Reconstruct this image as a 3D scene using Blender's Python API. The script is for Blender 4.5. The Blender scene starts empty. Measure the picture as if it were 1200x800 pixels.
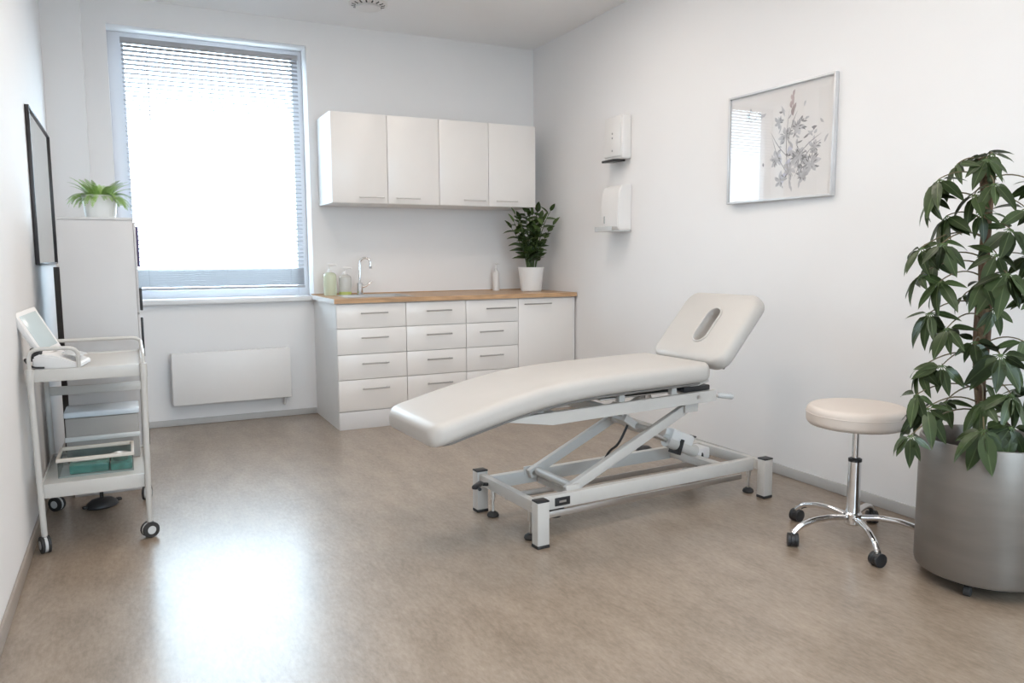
import bpy, bmesh, math, random
from mathutils import Vector, Matrix, Euler
random.seed(7)
R = math.radians
PI = math.pi
scene = bpy.context.scene
COL = scene.collection

# ------------------------------------------------------------------ camera
CAM_H = 1.1752; F_PX = 906.861
B_R = Vector((0.8967, -0.4426, -0.0056)); B_U = Vector((0.0532, 0.0951, 0.994)); B_F = Vector((0.4395, 0.8917, -0.1088))
cam_d = bpy.data.cameras.new('camera'); cam = bpy.data.objects.new('camera', cam_d); COL.objects.link(cam)
cam_d.sensor_width = 36.0; cam_d.lens = F_PX * 36.0 / 1200.0; cam_d.clip_start = 0.05; cam_d.clip_end = 200
m = Matrix.Identity(4)
for i in range(3):
    m[i][0] = B_R[i]; m[i][1] = B_U[i]; m[i][2] = -B_F[i]
m[2][3] = CAM_H
cam.matrix_world = m
scene.camera = cam

# ------------------------------------------------------------------ world: bright overcast sky
world = bpy.data.worlds.new('overcast_sky'); scene.world = world
world.use_nodes = True
bg = world.node_tree.nodes['Background']
bg.inputs['Color'].default_value = (0.67, 0.84, 1.0, 1)
bg.inputs['Strength'].default_value = 10.8

# room measures
XL, XR, YB, YF, HC = -0.413, 3.100, 5.874, -1.6, 2.878
WX0, WX1, WZ0, WZ1 = -0.050, 1.240, 0.880, 2.705     # window opening
GLASS_Y = 6.085
VX0, VX1, VZ0, VZ1 = 0.45, 2.35, 0.90, 2.45         # second window, added behind the viewer for fill light

# light portal in the window opening (guides the sky light into the room)
pl = bpy.data.lights.new('window_portal', 'AREA'); pl.shape = 'RECTANGLE'; pl.size = WX1 - WX0; pl.size_y = WZ1 - WZ0
po = bpy.data.objects.new('window_portal', pl); COL.objects.link(po)
po.location = ((WX0 + WX1) / 2, 6.16, (WZ0 + WZ1) / 2); po.rotation_euler = (R(-90), 0, 0)
pl.cycles.is_portal = True

pl2 = bpy.data.lights.new('window_portal', 'AREA'); pl2.shape = 'RECTANGLE'; pl2.size = VX1 - VX0; pl2.size_y = VZ1 - VZ0
po2 = bpy.data.objects.new('window_portal', pl2); COL.objects.link(po2)
po2.location = ((VX0 + VX1) / 2, YF - 0.14, (VZ0 + VZ1) / 2); po2.rotation_euler = (R(90), 0, 0)
pl2.cycles.is_portal = True

FILL_LAMP_W = 4.6     # watts of each added ceiling fill lamp
vs = scene.view_settings
vs.view_transform = 'Standard'; vs.look = 'None'; vs.gamma = 1.0; vs.use_curve_mapping = False
vs.exposure = 0.34

# ------------------------------------------------------------------ materials
def mat(name, col, rough=0.5, metal=0.0, var=0.03, scale=6.0, bump=0.0, bscale=60.0, spec=0.5, trans=0.0, coat=0.0, stretch=None, emit=None):
    mt = bpy.data.materials.new(name); mt.use_nodes = True
    nt = mt.node_tree; b = nt.nodes['Principled BSDF']
    tc = nt.nodes.new('ShaderNodeTexCoord'); mp = nt.nodes.new('ShaderNodeMapping')
    nt.links.new(tc.outputs['Object'], mp.inputs['Vector'])
    if stretch: mp.inputs['Scale'].default_value = stretch
    nz = nt.nodes.new('ShaderNodeTexNoise'); nz.inputs['Scale'].default_value = scale; nz.inputs['Detail'].default_value = 4
    nt.links.new(mp.outputs['Vector'], nz.inputs['Vector'])
    rp = nt.nodes.new('ShaderNodeValToRGB')
    rp.color_ramp.elements[0].position = 0.3; rp.color_ramp.elements[1].position = 0.7
    rp.color_ramp.elements[0].color = tuple(max(0, c * (1 - var)) for c in col) + (1,)
    rp.color_ramp.elements[1].color = tuple(min(1, c * (1 + var)) for c in col) + (1,)
    nt.links.new(nz.outputs['Fac'], rp.inputs['Fac']); nt.links.new(rp.outputs['Color'], b.inputs['Base Color'])
    b.inputs['Roughness'].default_value = rough; b.inputs['Metallic'].default_value = metal
    b.inputs['Specular IOR Level'].default_value = spec
    b.inputs['Coat Weight'].default_value = coat
    if trans: b.inputs['Transmission Weight'].default_value = trans
    if emit: b.inputs['Emission Color'].default_value = (*emit[0], 1); b.inputs['Emission Strength'].default_value = emit[1]
    if bump:
        n2 = nt.nodes.new('ShaderNodeTexNoise'); n2.inputs['Scale'].default_value = bscale; n2.inputs['Detail'].default_value = 3
        nt.links.new(mp.outputs['Vector'], n2.inputs['Vector'])
        bp = nt.nodes.new('ShaderNodeBump'); bp.inputs['Strength'].default_value = bump; bp.inputs['Distance'].default_value = 0.004
        nt.links.new(n2.outputs['Fac'], bp.inputs['Height']); nt.links.new(bp.outputs['Normal'], b.inputs['Normal'])
    return mt

def pane_mat(name, tint=(1, 1, 1), refl=0.06, rough=0.0):
    mt = bpy.data.materials.new(name); mt.use_nodes = True; nt = mt.node_tree
    for n in list(nt.nodes): nt.nodes.remove(n)
    out = nt.nodes.new('ShaderNodeOutputMaterial'); mix = nt.nodes.new('ShaderNodeMixShader')
    tr = nt.nodes.new('ShaderNodeBsdfTransparent'); gl = nt.nodes.new('ShaderNodeBsdfGlossy'); fr = nt.nodes.new('ShaderNodeLayerWeight')
    tr.inputs['Color'].default_value = (*tint, 1); gl.inputs['Roughness'].default_value = rough
    fr.inputs['Blend'].default_value = 0.5
    pw = nt.nodes.new('ShaderNodeMath'); pw.operation = 'POWER'; pw.inputs[1].default_value = 5.0
    ma = nt.nodes.new('ShaderNodeMath'); ma.operation = 'MULTIPLY_ADD'; ma.inputs[1].default_value = 1.0 - refl; ma.inputs[2].default_value = refl
    nt.links.new(fr.outputs['Facing'], pw.inputs[0]); nt.links.new(pw.outputs[0], ma.inputs[0]); nt.links.new(ma.outputs[0], mix.inputs['Fac'])
    nt.links.new(tr.outputs[0], mix.inputs[1]); nt.links.new(gl.outputs[0], mix.inputs[2])
    nt.links.new(mix.outputs[0], out.inputs['Surface'])
    return mt

def wood_mat():
    mt = mat('oak_worktop', (0.50, 0.31, 0.17), 0.38, var=0.25, scale=7, stretch=(0.9, 9, 9))
    return mt

def floor_mat():
    mt = bpy.data.materials.new('vinyl_floor'); mt.use_nodes = True; nt = mt.node_tree; b = nt.nodes['Principled BSDF']
    tc = nt.nodes.new('ShaderNodeTexCoord'); mp = nt.nodes.new('ShaderNodeMapping'); mp.inputs['Scale'].default_value = (3.0, 1.0, 1.0)
    mp.inputs['Rotation'].default_value = (0, 0, R(4))
    nt.links.new(tc.outputs['Object'], mp.inputs['Vector'])
    n1 = nt.nodes.new('ShaderNodeTexNoise'); n1.inputs['Scale'].default_value = 3.0; n1.inputs['Detail'].default_value = 9; n1.inputs['Roughness'].default_value = 0.68
    n2 = nt.nodes.new('ShaderNodeTexNoise'); n2.inputs['Scale'].default_value = 26.0; n2.inputs['Detail'].default_value = 6; n2.inputs['Roughness'].default_value = 0.7
    for n in (n1, n2): nt.links.new(mp.outputs['Vector'], n.inputs['Vector'])
    add = nt.nodes.new('ShaderNodeMix'); add.data_type = 'FLOAT'; add.inputs['Factor'].default_value = 0.5
    nt.links.new(n1.outputs['Fac'], add.inputs['A']); nt.links.new(n2.outputs['Fac'], add.inputs['B'])
    rp = nt.nodes.new('ShaderNodeValToRGB')
    rp.color_ramp.elements[0].position = 0.36; rp.color_ramp.elements[0].color = (0.195, 0.142, 0.100, 1)
    rp.color_ramp.elements[1].position = 0.64; rp.color_ramp.elements[1].color = (0.375, 0.297, 0.228, 1)
    e = rp.color_ramp.elements.new(0.5); e.color = (0.288, 0.220, 0.163, 1)
    nt.links.new(add.outputs['Result'], rp.inputs['Fac']); nt.links.new(rp.outputs['Color'], b.inputs['Base Color'])
    rr = nt.nodes.new('ShaderNodeMapRange'); rr.inputs['To Min'].default_value = 0.36; rr.inputs['To Max'].default_value = 0.46
    nt.links.new(n1.outputs['Fac'], rr.inputs['Value']); nt.links.new(rr.outputs['Result'], b.inputs['Roughness'])
    bp = nt.nodes.new('ShaderNodeBump'); bp.inputs['Strength'].default_value = 0.06; bp.inputs['Distance'].default_value = 0.002
    nt.links.new(n2.outputs['Fac'], bp.inputs['Height']); nt.links.new(bp.outputs['Normal'], b.inputs['Normal'])
    b.inputs['Specular IOR Level'].default_value = 1.0
    b.inputs['Coat Weight'].default_value = 0.5; b.inputs['Coat Roughness'].default_value = 0.22; b.inputs['Coat IOR'].default_value = 1.6
    return mt

def leaf_mat(name, col, vein, rough=0.35, width=0.05):
    """leaf colour with a paler midrib (object x is across the leaf) and noise"""
    mt = bpy.data.materials.new(name); mt.use_nodes = True; nt = mt.node_tree; b = nt.nodes['Principled BSDF']
    tc = nt.nodes.new('ShaderNodeTexCoord'); sp = nt.nodes.new('ShaderNodeSeparateXYZ'); nt.links.new(tc.outputs['Object'], sp.inputs[0])
    ab = nt.nodes.new('ShaderNodeMath'); ab.operation = 'ABSOLUTE'; nt.links.new(sp.outputs['X'], ab.inputs[0])
    mr = nt.nodes.new('ShaderNodeMapRange'); mr.inputs['From Min'].default_value = 0.0; mr.inputs['From Max'].default_value = width
    mr.inputs['To Min'].default_value = 1.0; mr.inputs['To Max'].default_value = 0.0; nt.links.new(ab.outputs[0], mr.inputs['Value'])
    oi = nt.nodes.new('ShaderNodeObjectInfo'); nz = nt.nodes.new('ShaderNodeTexNoise'); nz.inputs['Scale'].default_value = 3.0
    nt.links.new(tc.outputs['Object'], nz.inputs['Vector'])
    av = nt.nodes.new('ShaderNodeMath'); av.operation = 'ADD'; nt.links.new(oi.outputs['Random'], av.inputs[0]); nt.links.new(nz.outputs['Fac'], av.inputs[1])
    rp = nt.nodes.new('ShaderNodeMapRange'); rp.inputs['From Max'].default_value = 2.0; rp.inputs['To Min'].default_value = 0.55; rp.inputs['To Max'].default_value = 1.5
    nt.links.new(av.outputs[0], rp.inputs['Value'])
    hs = nt.nodes.new('ShaderNodeHueSaturation'); hs.inputs['Color'].default_value = (*col, 1); nt.links.new(rp.outputs['Result'], hs.inputs['Value'])
    mx = nt.nodes.new('ShaderNodeMix'); mx.data_type = 'RGBA'; nt.links.new(mr.outputs['Result'], mx.inputs['Factor'])
    nt.links.new(hs.outputs['Color'], mx.inputs['A']); mx.inputs['B'].default_value = (*vein, 1)
    nt.links.new(mx.outputs['Result'], b.inputs['Base Color'])
    b.inputs['Roughness'].default_value = rough; b.inputs['Specular IOR Level'].default_value = 0.5
    return mt

M = {}
M['wall'] = mat('painted_wall', (0.86, 0.85, 0.85), 0.75, var=0.012, scale=1.5, bump=0.05, bscale=140)
M['ceiling'] = mat('ceiling_paint', (0.93, 0.92, 0.92), 0.8, var=0.01, scale=2)
M['floor'] = floor_mat()
M['ground'] = mat('pale_paving', (0.52, 0.50, 0.48), 0.9, var=0.15, scale=0.6)
M['skirting'] = mat('grey_skirting', (0.52, 0.51, 0.50), 0.45, var=0.04)
M['skirting_brown'] = mat('taupe_skirting', (0.36, 0.31, 0.27), 0.4, var=0.06)
M['winframe'] = mat('white_window_frame', (0.74, 0.74, 0.77), 0.4, var=0.01)
M['sill'] = mat('white_sill', (0.82, 0.82, 0.83), 0.3, var=0.01)
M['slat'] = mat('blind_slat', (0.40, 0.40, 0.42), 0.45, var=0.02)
M['glass'] = pane_mat('window_glass', (0.97, 0.985, 0.98), 0.04)
M['pglass'] = pane_mat('picture_glass', (1, 1, 1), 0.05)
M['laminate'] = mat('white_laminate', (0.82, 0.79, 0.765), 0.32, var=0.012, scale=3)
M['carcass'] = mat('white_carcass', (0.80, 0.79, 0.775), 0.4, var=0.012)
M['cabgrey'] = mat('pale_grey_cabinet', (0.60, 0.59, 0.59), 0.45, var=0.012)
M['plinth'] = mat('plinth_white', (0.72, 0.71, 0.71), 0.35, var=0.015)
M['steel'] = mat('brushed_steel', (0.62, 0.60, 0.58), 0.3, 1.0, var=0.05, stretch=(1, 20, 20))
M['chrome'] = mat('chrome', (0.78, 0.78, 0.79), 0.08, 1.0, var=0.02)
M['handle'] = mat('satin_handle', (0.42, 0.41, 0.40), 0.35, 0.8, var=0.03)
M['handle_pale'] = mat('pale_satin_handle', (0.66, 0.64, 0.62), 0.5, 0.1, var=0.02)
M['oak'] = wood_mat()
M['vinyl'] = mat('cream_vinyl', (0.54, 0.508, 0.477), 0.42, var=0.02, scale=4, bump=0.08, bscale=220)
M['vinyl_stool'] = mat('cream_stool_vinyl', (0.65, 0.57, 0.51), 0.42, var=0.02, scale=4, bump=0.08, bscale=220)
M['vinyl_dark'] = mat('cream_vinyl_seam', (0.55, 0.50, 0.45), 0.5, var=0.03)
M['powder'] = mat('white_powder_coat', (0.58, 0.555, 0.525), 0.38, var=0.02)
M['cartwhite'] = mat('cart_enamel', (0.58, 0.56, 0.53), 0.36, var=0.02)
M['black'] = mat('black_plastic', (0.022, 0.022, 0.024), 0.4, var=0.2)
M['rubber'] = mat('black_rubber', (0.03, 0.029, 0.029), 0.65, var=0.2)
M['darkgrey'] = mat('dark_grey_strip', (0.13, 0.115, 0.105), 0.6, var=0.12)
M['ply'] = mat('dark_underboard', (0.20, 0.185, 0.17), 0.5, var=0.1)
M['whiteplastic'] = mat('white_plastic', (0.82, 0.80, 0.785), 0.35, var=0.01)
M['greyplastic'] = mat('translucent_grey_plastic', (0.60, 0.61, 0.61), 0.25, var=0.03)
M['silverframe'] = mat('silver_frame', (0.66, 0.66, 0.67), 0.4, 0.35, var=0.02)
M['paper'] = mat('art_paper', (0.80, 0.775, 0.76), 0.7, var=0.02, scale=5)
M['ink'] = mat('grey_ink', (0.25, 0.24, 0.245), 0.8, var=0.35, scale=30)
M['wash'] = mat('pale_grey_wash', (0.52, 0.51, 0.52), 0.8, var=0.2, scale=25)
M['bud'] = mat('rose_grey_wash', (0.48, 0.40, 0.40), 0.8, var=0.2, scale=30)
M['lilac'] = mat('lilac_wash', (0.60, 0.60, 0.68), 0.8, var=0.1, scale=20)
M['blackframe'] = mat('black_frame', (0.03, 0.026, 0.028), 0.35, var=0.15)
M['mirror'] = mat('mirror_glass', (0.70, 0.73, 0.72), 0.03, 1.0, var=0.01)
M['ceramic'] = mat('white_ceramic', (0.82, 0.815, 0.81), 0.3, var=0.01)
M['soil'] = mat('dark_soil', (0.035, 0.026, 0.02), 0.95, var=0.5, scale=40, bump=0.8, bscale=90)
M['concrete'] = mat('brushed_metal_planter', (0.20, 0.178, 0.158), 0.40, 0.5, var=0.10, scale=3.0, stretch=(1, 1, 5), bump=0.02, bscale=50)
M['bark'] = mat('brown_bark', (0.11, 0.062, 0.035), 0.8, var=0.4, scale=30, bump=0.6, bscale=60)
M['moss'] = mat('coir_pole', (0.13, 0.085, 0.045), 0.9, var=0.45, scale=40, bump=0.8, bscale=90)
M['petiole'] = mat('green_brown_petiole', (0.13, 0.10, 0.05), 0.5, var=0.3, scale=10)
M['gstem'] = mat('green_stem', (0.075, 0.12, 0.035), 0.45, var=0.2, scale=12)
M['leaf_umb'] = leaf_mat('umbrella_leaf', (0.054, 0.085, 0.028), (0.14, 0.19, 0.08), 0.30, 0.02)
M['leaf_zz'] = leaf_mat('glossy_leaf', (0.11, 0.175, 0.05), (0.18, 0.25, 0.10), 0.3, 0.04)
M['leaf_fern'] = leaf_mat('fern_leaf', (0.27, 0.43, 0.11), (0.30, 0.46, 0.13), 0.5, 0.004)
M['soapgreen'] = mat('pale_green_soap', (0.78, 0.83, 0.64), 0.15, var=0.03, trans=0.35)
M['soapclear'] = mat('clear_bottle', (0.80, 0.80, 0.77), 0.12, var=0.02, trans=0.45)
M['soapyellow'] = mat('yellow_green_soap', (0.62, 0.70, 0.22), 0.2, var=0.05, trans=0.25)
M['screen'] = mat('pale_screen', (0.56, 0.63, 0.64), 0.12, var=0.04, scale=2)
M['paleblue'] = mat('pale_blue_lid', (0.68, 0.74, 0.80), 0.3, var=0.03)
M['greybox'] = mat('grey_device', (0.36, 0.34, 0.32), 0.45, var=0.04)
M['teal'] = mat('teal_packets', (0.10, 0.33, 0.28), 0.4, var=0.3, scale=25)
M['cream'] = mat('cream_plastic', (0.68, 0.62, 0.55), 0.4, var=0.04)
M['purple'] = mat('dark_violet_handle', (0.10, 0.07, 0.16), 0.35, var=0.1)
M['fill_glow'] = mat('fill_lamp_diffuser', (0.9, 0.88, 0.84), 0.5, emit=((1, 0.95, 0.88), 4.0))
M['slot'] = mat('dark_slot', (0.08, 0.08, 0.08), 0.8)

# ------------------------------------------------------------------ mesh helpers
def new_bm(): return bmesh.new()

def merge(dst, src):
    me = bpy.data.meshes.new('tmp'); src.to_mesh(me); src.free(); dst.from_mesh(me); bpy.data.meshes.remove(me)

def box(bm, x0, x1, y0, y1, z0, z1, bev=0.0, seg=2, rot=None):
    t = bmesh.new(); bmesh.ops.create_cube(t, size=1.0)
    bmesh.ops.scale(t, vec=(abs(x1 - x0), abs(y1 - y0), abs(z1 - z0)), verts=t.verts)
    if bev > 0: bmesh.ops.bevel(t, geom=list(t.edges), offset=bev, segments=seg, profile=0.5, affect='EDGES')
    if rot: bmesh.ops.rotate(t, cent=(0, 0, 0), matrix=Euler(rot).to_matrix(), verts=t.verts)
    bmesh.ops.translate(t, vec=((x0 + x1) / 2, (y0 + y1) / 2, (z0 + z1) / 2), verts=t.verts)
    merge(bm, t); return bm

def beam(bm, a, b, w, h, bev=0.003, up=(0, 0, 1)):
    """rectangular bar from a to b: w across, h along 'up'"""
    a = Vector(a); b = Vector(b); d = b - a; L = d.length; d.normalize()
    u = Vector(up); s = d.cross(u).normalized(); u = s.cross(d).normalized()
    t = bmesh.new(); bmesh.ops.create_cube(t, size=1.0); bmesh.ops.scale(t, vec=(L, w, h), verts=t.verts)
    if bev: bmesh.ops.bevel(t, geom=list(t.edges), offset=bev, segments=2, profile=0.5, affect='EDGES')
    mm = Matrix((d, -s, u)).transposed().to_4x4(); mm.translation = (a + b) / 2
    bmesh.ops.transform(t, matrix=mm, verts=t.verts); merge(bm, t); return bm

def tube(bm, pts, r, n=10, caps=True):
    pts = [Vector(p) for p in pts]; rs = r if isinstance(r, (list, tuple)) else [r] * len(pts)
    rings = []; prev = None
    for i, p in enumerate(pts):
        d = (pts[min(i + 1, len(pts) - 1)] - pts[max(i - 1, 0)]).normalized()
        if prev is None:
            a = Vector((0, 0, 1)) if abs(d.z) < 0.9 else Vector((1, 0, 0)); s = d.cross(a).normalized()
        else:
            s = (prev - d * prev.dot(d)).normalized()
        prev = s; u = d.cross(s)
        rings.append([bm.verts.new(p + (s * math.cos(2 * PI * k / n) + u * math.sin(2 * PI * k / n)) * rs[i]) for k in range(n)])
    for i in range(len(rings) - 1):
        for k in range(n):
            bm.faces.new((rings[i][k], rings[i][(k + 1) % n], rings[i + 1][(k + 1) % n], rings[i + 1][k]))
    if caps:
        bm.faces.new(list(reversed(rings[0]))); bm.faces.new(rings[-1])
    return bm

def lathe(bm, prof, n=32, c=(0, 0, 0), a0=0.0):
    """profile [(r,z)...] bottom to top; r=0 closes"""
    rings = []
    for r, z in prof:
        if r <= 1e-6: rings.append([bm.verts.new((c[0], c[1], c[2] + z))])
        else: rings.append([bm.verts.new((c[0] + r * math.cos(a0 + 2 * PI * k / n), c[1] + r * math.sin(a0 + 2 * PI * k / n), c[2] + z)) for k in range(n)])
    for i in range(len(rings) - 1):
        A, B = rings[i], rings[i + 1]
        for k in range(n):
            k2 = (k + 1) % n
            if len(A) == 1 and len(B) == 1: continue
            if len(A) == 1: bm.faces.new((A[0], B[k2], B[k]))
            elif len(B) == 1: bm.faces.new((A[k], A[k2], B[0]))
            else: bm.faces.new((A[k], A[k2], B[k2], B[k]))
    return bm

def arc(c, r, a0, a1, n=6): return [(c[0] + r * math.cos(a0 + (a1 - a0) * i / n), c[1] + r * math.sin(a0 + (a1 - a0) * i / n)) for i in range(n + 1)]

def bend_path(pts, r, n=5):
    """polyline with rounded corners"""
    pts = [Vector(p) for p in pts]; out = [pts[0]]
    for i in range(1, len(pts) - 1):
        p = pts[i]; a = (pts[i - 1] - p); b = (pts[i + 1] - p)
        ra = min(r, a.length * 0.49); rb = min(r, b.length * 0.49)
        A = p + a.normalized() * ra; Bv = p + b.normalized() * rb
        for k in range(n + 1):
            t = k / n; out.append(A * (1 - t) ** 2 + p * 2 * t * (1 - t) + Bv * t * t)
    out.append(pts[-1]); return out

def obj(name, bm, material, parent=None, smooth=True, angle=35):
    me = bpy.data.meshes.new(name); bmesh.ops.recalc_face_normals(bm, faces=bm.faces); bm.to_mesh(me); bm.free()
    me.materials.append(M[material] if isinstance(material, str) else material)
    if smooth:
        me.shade_smooth(); me.set_sharp_from_angle(angle=R(angle))
    o = bpy.data.objects.new(name, me); COL.objects.link(o)
    if parent: o.parent = parent
    return o

def inst(name, me, parent, mw):
    o = bpy.data.objects.new(name, me); COL.objects.link(o); o.parent = parent; o.matrix_local = mw; return o

def tag(o, label, cat, group=None, kind=None):
    o['label'] = label; o['category'] = cat
    if group: o['group'] = group
    if kind: o['kind'] = kind
    return o

def thing(name, label, cat, loc=(0, 0, 0), rz=0.0, group=None, kind=None):
    o = bpy.data.objects.new(name, None); COL.objects.link(o); o.empty_display_size = 0.1
    o.location = loc; o.rotation_euler = (0, 0, rz); return tag(o, label, cat, group, kind)

def bx(name, d, material, parent=None, bev=0.0, seg=2):
    return obj(name, box(new_bm(), *d, bev=bev, seg=seg), material, parent)

def struct(name, bm, material, label, cat, parent=None):
    o = obj(name, bm, material, parent)
    if parent is None: tag(o, label, cat, kind='structure')
    return o

def at(px, py, depth):
    """a point of the room on the sight line of a photo pixel, 'depth' metres along the view axis"""
    return Vector((0, 0, CAM_H)) + (B_F + B_R * ((px - 600) / F_PX) + B_U * ((400 - py) / F_PX)) * depth

# ------------------------------------------------------------------ room shell
T = 0.12
struct('floor', box(new_bm(), XL - T, XR + T, YF - T, YB + 0.36, -0.1, 0), 'floor', 'beige brown marbled vinyl floor with soft sheen', 'floor')
struct('ceiling', box(new_bm(), XL - T, XR + T, YF - T, YB + 0.36, HC, HC + 0.1), 'ceiling', 'flat white ceiling over the whole room', 'ceiling')
bm = new_bm()
WT = 0.32
box(bm, XL - T, WX0, YB, YB + WT, 0, HC); box(bm, WX1, XR + T, YB, YB + WT, 0, HC)
box(bm, WX0, WX1, YB, YB + WT, 0, WZ0); box(bm, WX0, WX1, YB, YB + WT, WZ1, HC)
struct('wall_back', bm, 'wall', 'white back wall with the window opening and white cupboards', 'wall')
struct('wall_left', box(new_bm(), XL - T, XL, YF - T, YB, 0, HC), 'wall', 'white left wall with black framed mirror', 'wall')
bm = new_bm(); box(bm, XR, XR + T, YF - T, 4.927, 0, HC); box(bm, XR + 0.008, XR + T, 4.927, YB, 0, HC)
struct('wall_right', bm, 'wall', 'long white right wall with the framed drawing and dispensers', 'wall')
bm = new_bm()
box(bm, XL, VX0, YF - T, YF, 0, HC); box(bm, VX1, XR, YF - T, YF, 0, HC); box(bm, VX0, VX1, YF - T, YF, 0, VZ0); box(bm, VX0, VX1, YF - T, YF, VZ1, HC)
struct('wall_front', bm, 'wall', 'white wall with an added fill window behind the viewer', 'wall')
wv = thing('fill_window', 'wide bare unseen window added behind the viewer for fill light', 'window', ((VX0 + VX1) / 2, YF - 0.08, VZ0), kind='structure')  # out of view, added to bring soft frontal daylight into the room
hv, zv = (VX1 - VX0) / 2, VZ1 - VZ0
for (x0, x1) in ((-hv, -hv + 0.06), (-0.035, 0.035), (hv - 0.06, hv)): bx('frame_jamb', (x0, x1, -0.03, 0.03, 0, zv), 'winframe', wv, 0.004)
for (x0, x1) in ((-hv + 0.06, -0.035), (0.035, hv - 0.06)):
    bx('frame_head', (x0, x1, -0.03, 0.03, zv - 0.06, zv), 'winframe', wv, 0.004); bx('frame_base', (x0, x1, -0.03, 0.03, 0, 0.06), 'winframe', wv, 0.004)
    bx('pane', (x0, x1, -0.003, 0.003, 0.06, zv - 0.06), 'glass', wv)
# boxed-in pipe chase in the left corner
struct('trim_1', box(new_bm(), XL, -0.19, YB - 0.10, YB, 0, HC), 'wall', 'narrow white boxed pipe chase in the left corner beside window', 'wall boxing')
struct('baseboard_right', box(new_bm(), XR - 0.012, XR, YF, 5.17, 0, 0.055, bev=0.004), 'skirting', 'low grey skirting along the right wall', 'skirting')
struct('baseboard_back', box(new_bm(), -0.19, 1.232, YB - 0.012, YB, 0, 0.045, bev=0.004), 'skirting', 'low grey skirting below the radiator', 'skirting')
struct('baseboard_left', box(new_bm(), XL, XL + 0.012, YF, YB - 0.1, 0, 0.06, bev=0.004), 'skirting_brown', 'low taupe skirting along the left wall', 'skirting')

struct('ground_outside', box(new_bm(), -60, 60, -70, 80, -3.2, -3.0), 'ground', 'pale paved ground outside below the window', 'ground')
# window
win = thing('window_1', 'tall white framed window behind the blind', 'window', ((WX0 + WX1) / 2, GLASS_Y, WZ0), kind='structure')
cx = (WX0 + WX1) / 2
def wbox(name, x0, x1, y0, y1, z0, z1, mt, bev=0.004): return bx(name, (x0 - cx, x1 - cx, y0 - GLASS_Y, y1 - GLASS_Y, z0 - WZ0, z1 - WZ0), mt, win, bev)
wbox('frame_jamb', WX0, WX0 + 0.098, 6.05, 6.12, WZ0, WZ1, 'winframe'); wbox('frame_jamb', WX1 - 0.075, WX1, 6.05, 6.12, WZ0, WZ1, 'winframe')
wbox('frame_head', WX0 + 0.098, WX1 - 0.075, 6.05, 6.12, WZ1 - 0.06, WZ1, 'winframe'); wbox('frame_base', WX0 + 0.098, WX1 - 0.075, 6.05, 6.12, WZ0, WZ0 + 0.07, 'winframe')
wbox('pane', WX0 + 0.098, WX1 - 0.075, 6.082, 6.088, WZ0 + 0.07, WZ1 - 0.06, 'glass', 0)
struct('trim_2', box(new_bm(), WX0 - 0.03, WX1 - 0.012, YB - 0.045, 6.05, WZ0 - 0.022, WZ0 + 0.012, bev=0.004), 'sill', 'white window sill above the radiator', 'window sill')

# blind
BX0, BX1, BY, BZ0, BZ1 = 0.028, 1.197, 5.985, 0.965, 2.645
bl = thing('venetian_blind', 'white venetian blind with thin horizontal slats lowered over the window', 'blind', ((BX0 + BX1) / 2, BY, BZ0))
W = BX1 - BX0
bx('headrail', (-W / 2, W / 2, -0.016, 0.016, BZ1 - BZ0 - 0.028, BZ1 - BZ0 + 0.01), 'slat', bl, 0.003)
bx('bottom_rail', (-W / 2, W / 2, -0.014, 0.014, -0.012, 0.006), 'slat', bl, 0.003)
bm = new_bm()                     # one slightly curved slat
sw = 0.034; nseg = 4; top = []; bot = []
for i in range(nseg + 1):
    y = -sw / 2 + sw * i / nseg; z = 0.0022 * (1 - (2 * y / sw) ** 2)
    top.append((y, z + 0.0004)); bot.append((y, z - 0.0004))
loop = top + bot[::-1]
A = [bm.verts.new((-W / 2 + 0.004, y, z)) for y, z in loop]; B = [bm.verts.new((W / 2 - 0.004, y, z)) for y, z in loop]
for k in range(len(loop)):
    k2 = (k + 1) % len(loop); bm.faces.new((A[k], A[k2], B[k2], B[k]))
bm.faces.new(A[::-1]); bm.faces.new(B)
first = obj('slat', bm, 'slat', bl)
NSL = 62; z_hi = BZ1 - BZ0 - 0.045
stack = [0.016 + 0.0115 * k for k in range(11)]                    # the slats gathered above the bottom rail
zs = stack + [stack[-1] + (z_hi - stack[-1]) * (k + 1) / (NSL - 11) for k in range(NSL - 11)]
for k, z in enumerate(zs):
    o = first if k == 0 else first.copy()
    if k: COL.objects.link(o); o.parent = bl
    o.location = (0, 0, z); o.rotation_euler = (R((20 if k < 11 else max(16, 43 - 1.35 * (NSL - 1 - k))) + random.uniform(-0.6, 0.6)), 0, 0)
for x in (-W / 2 + 0.10, 0.03, W / 2 - 0.10):
    bm = new_bm(); tube(bm, [(x, -0.0155, 0), (x, -0.0155, BZ1 - BZ0 - 0.02)], 0.0009, 5); tube(bm, [(x, 0.0155, 0), (x, 0.0155, BZ1 - BZ0 - 0.02)], 0.0009, 5)
    obj('ladder_cord', bm, 'slat', bl)
obj('tilt_wand', tube(new_bm(), [(-W / 2 + 0.16, -0.024, BZ1 - BZ0 - 0.02), (-W / 2 + 0.16, -0.026, BZ1 - BZ0 - 0.62)], 0.0028, 8), 'slat', bl)

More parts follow.
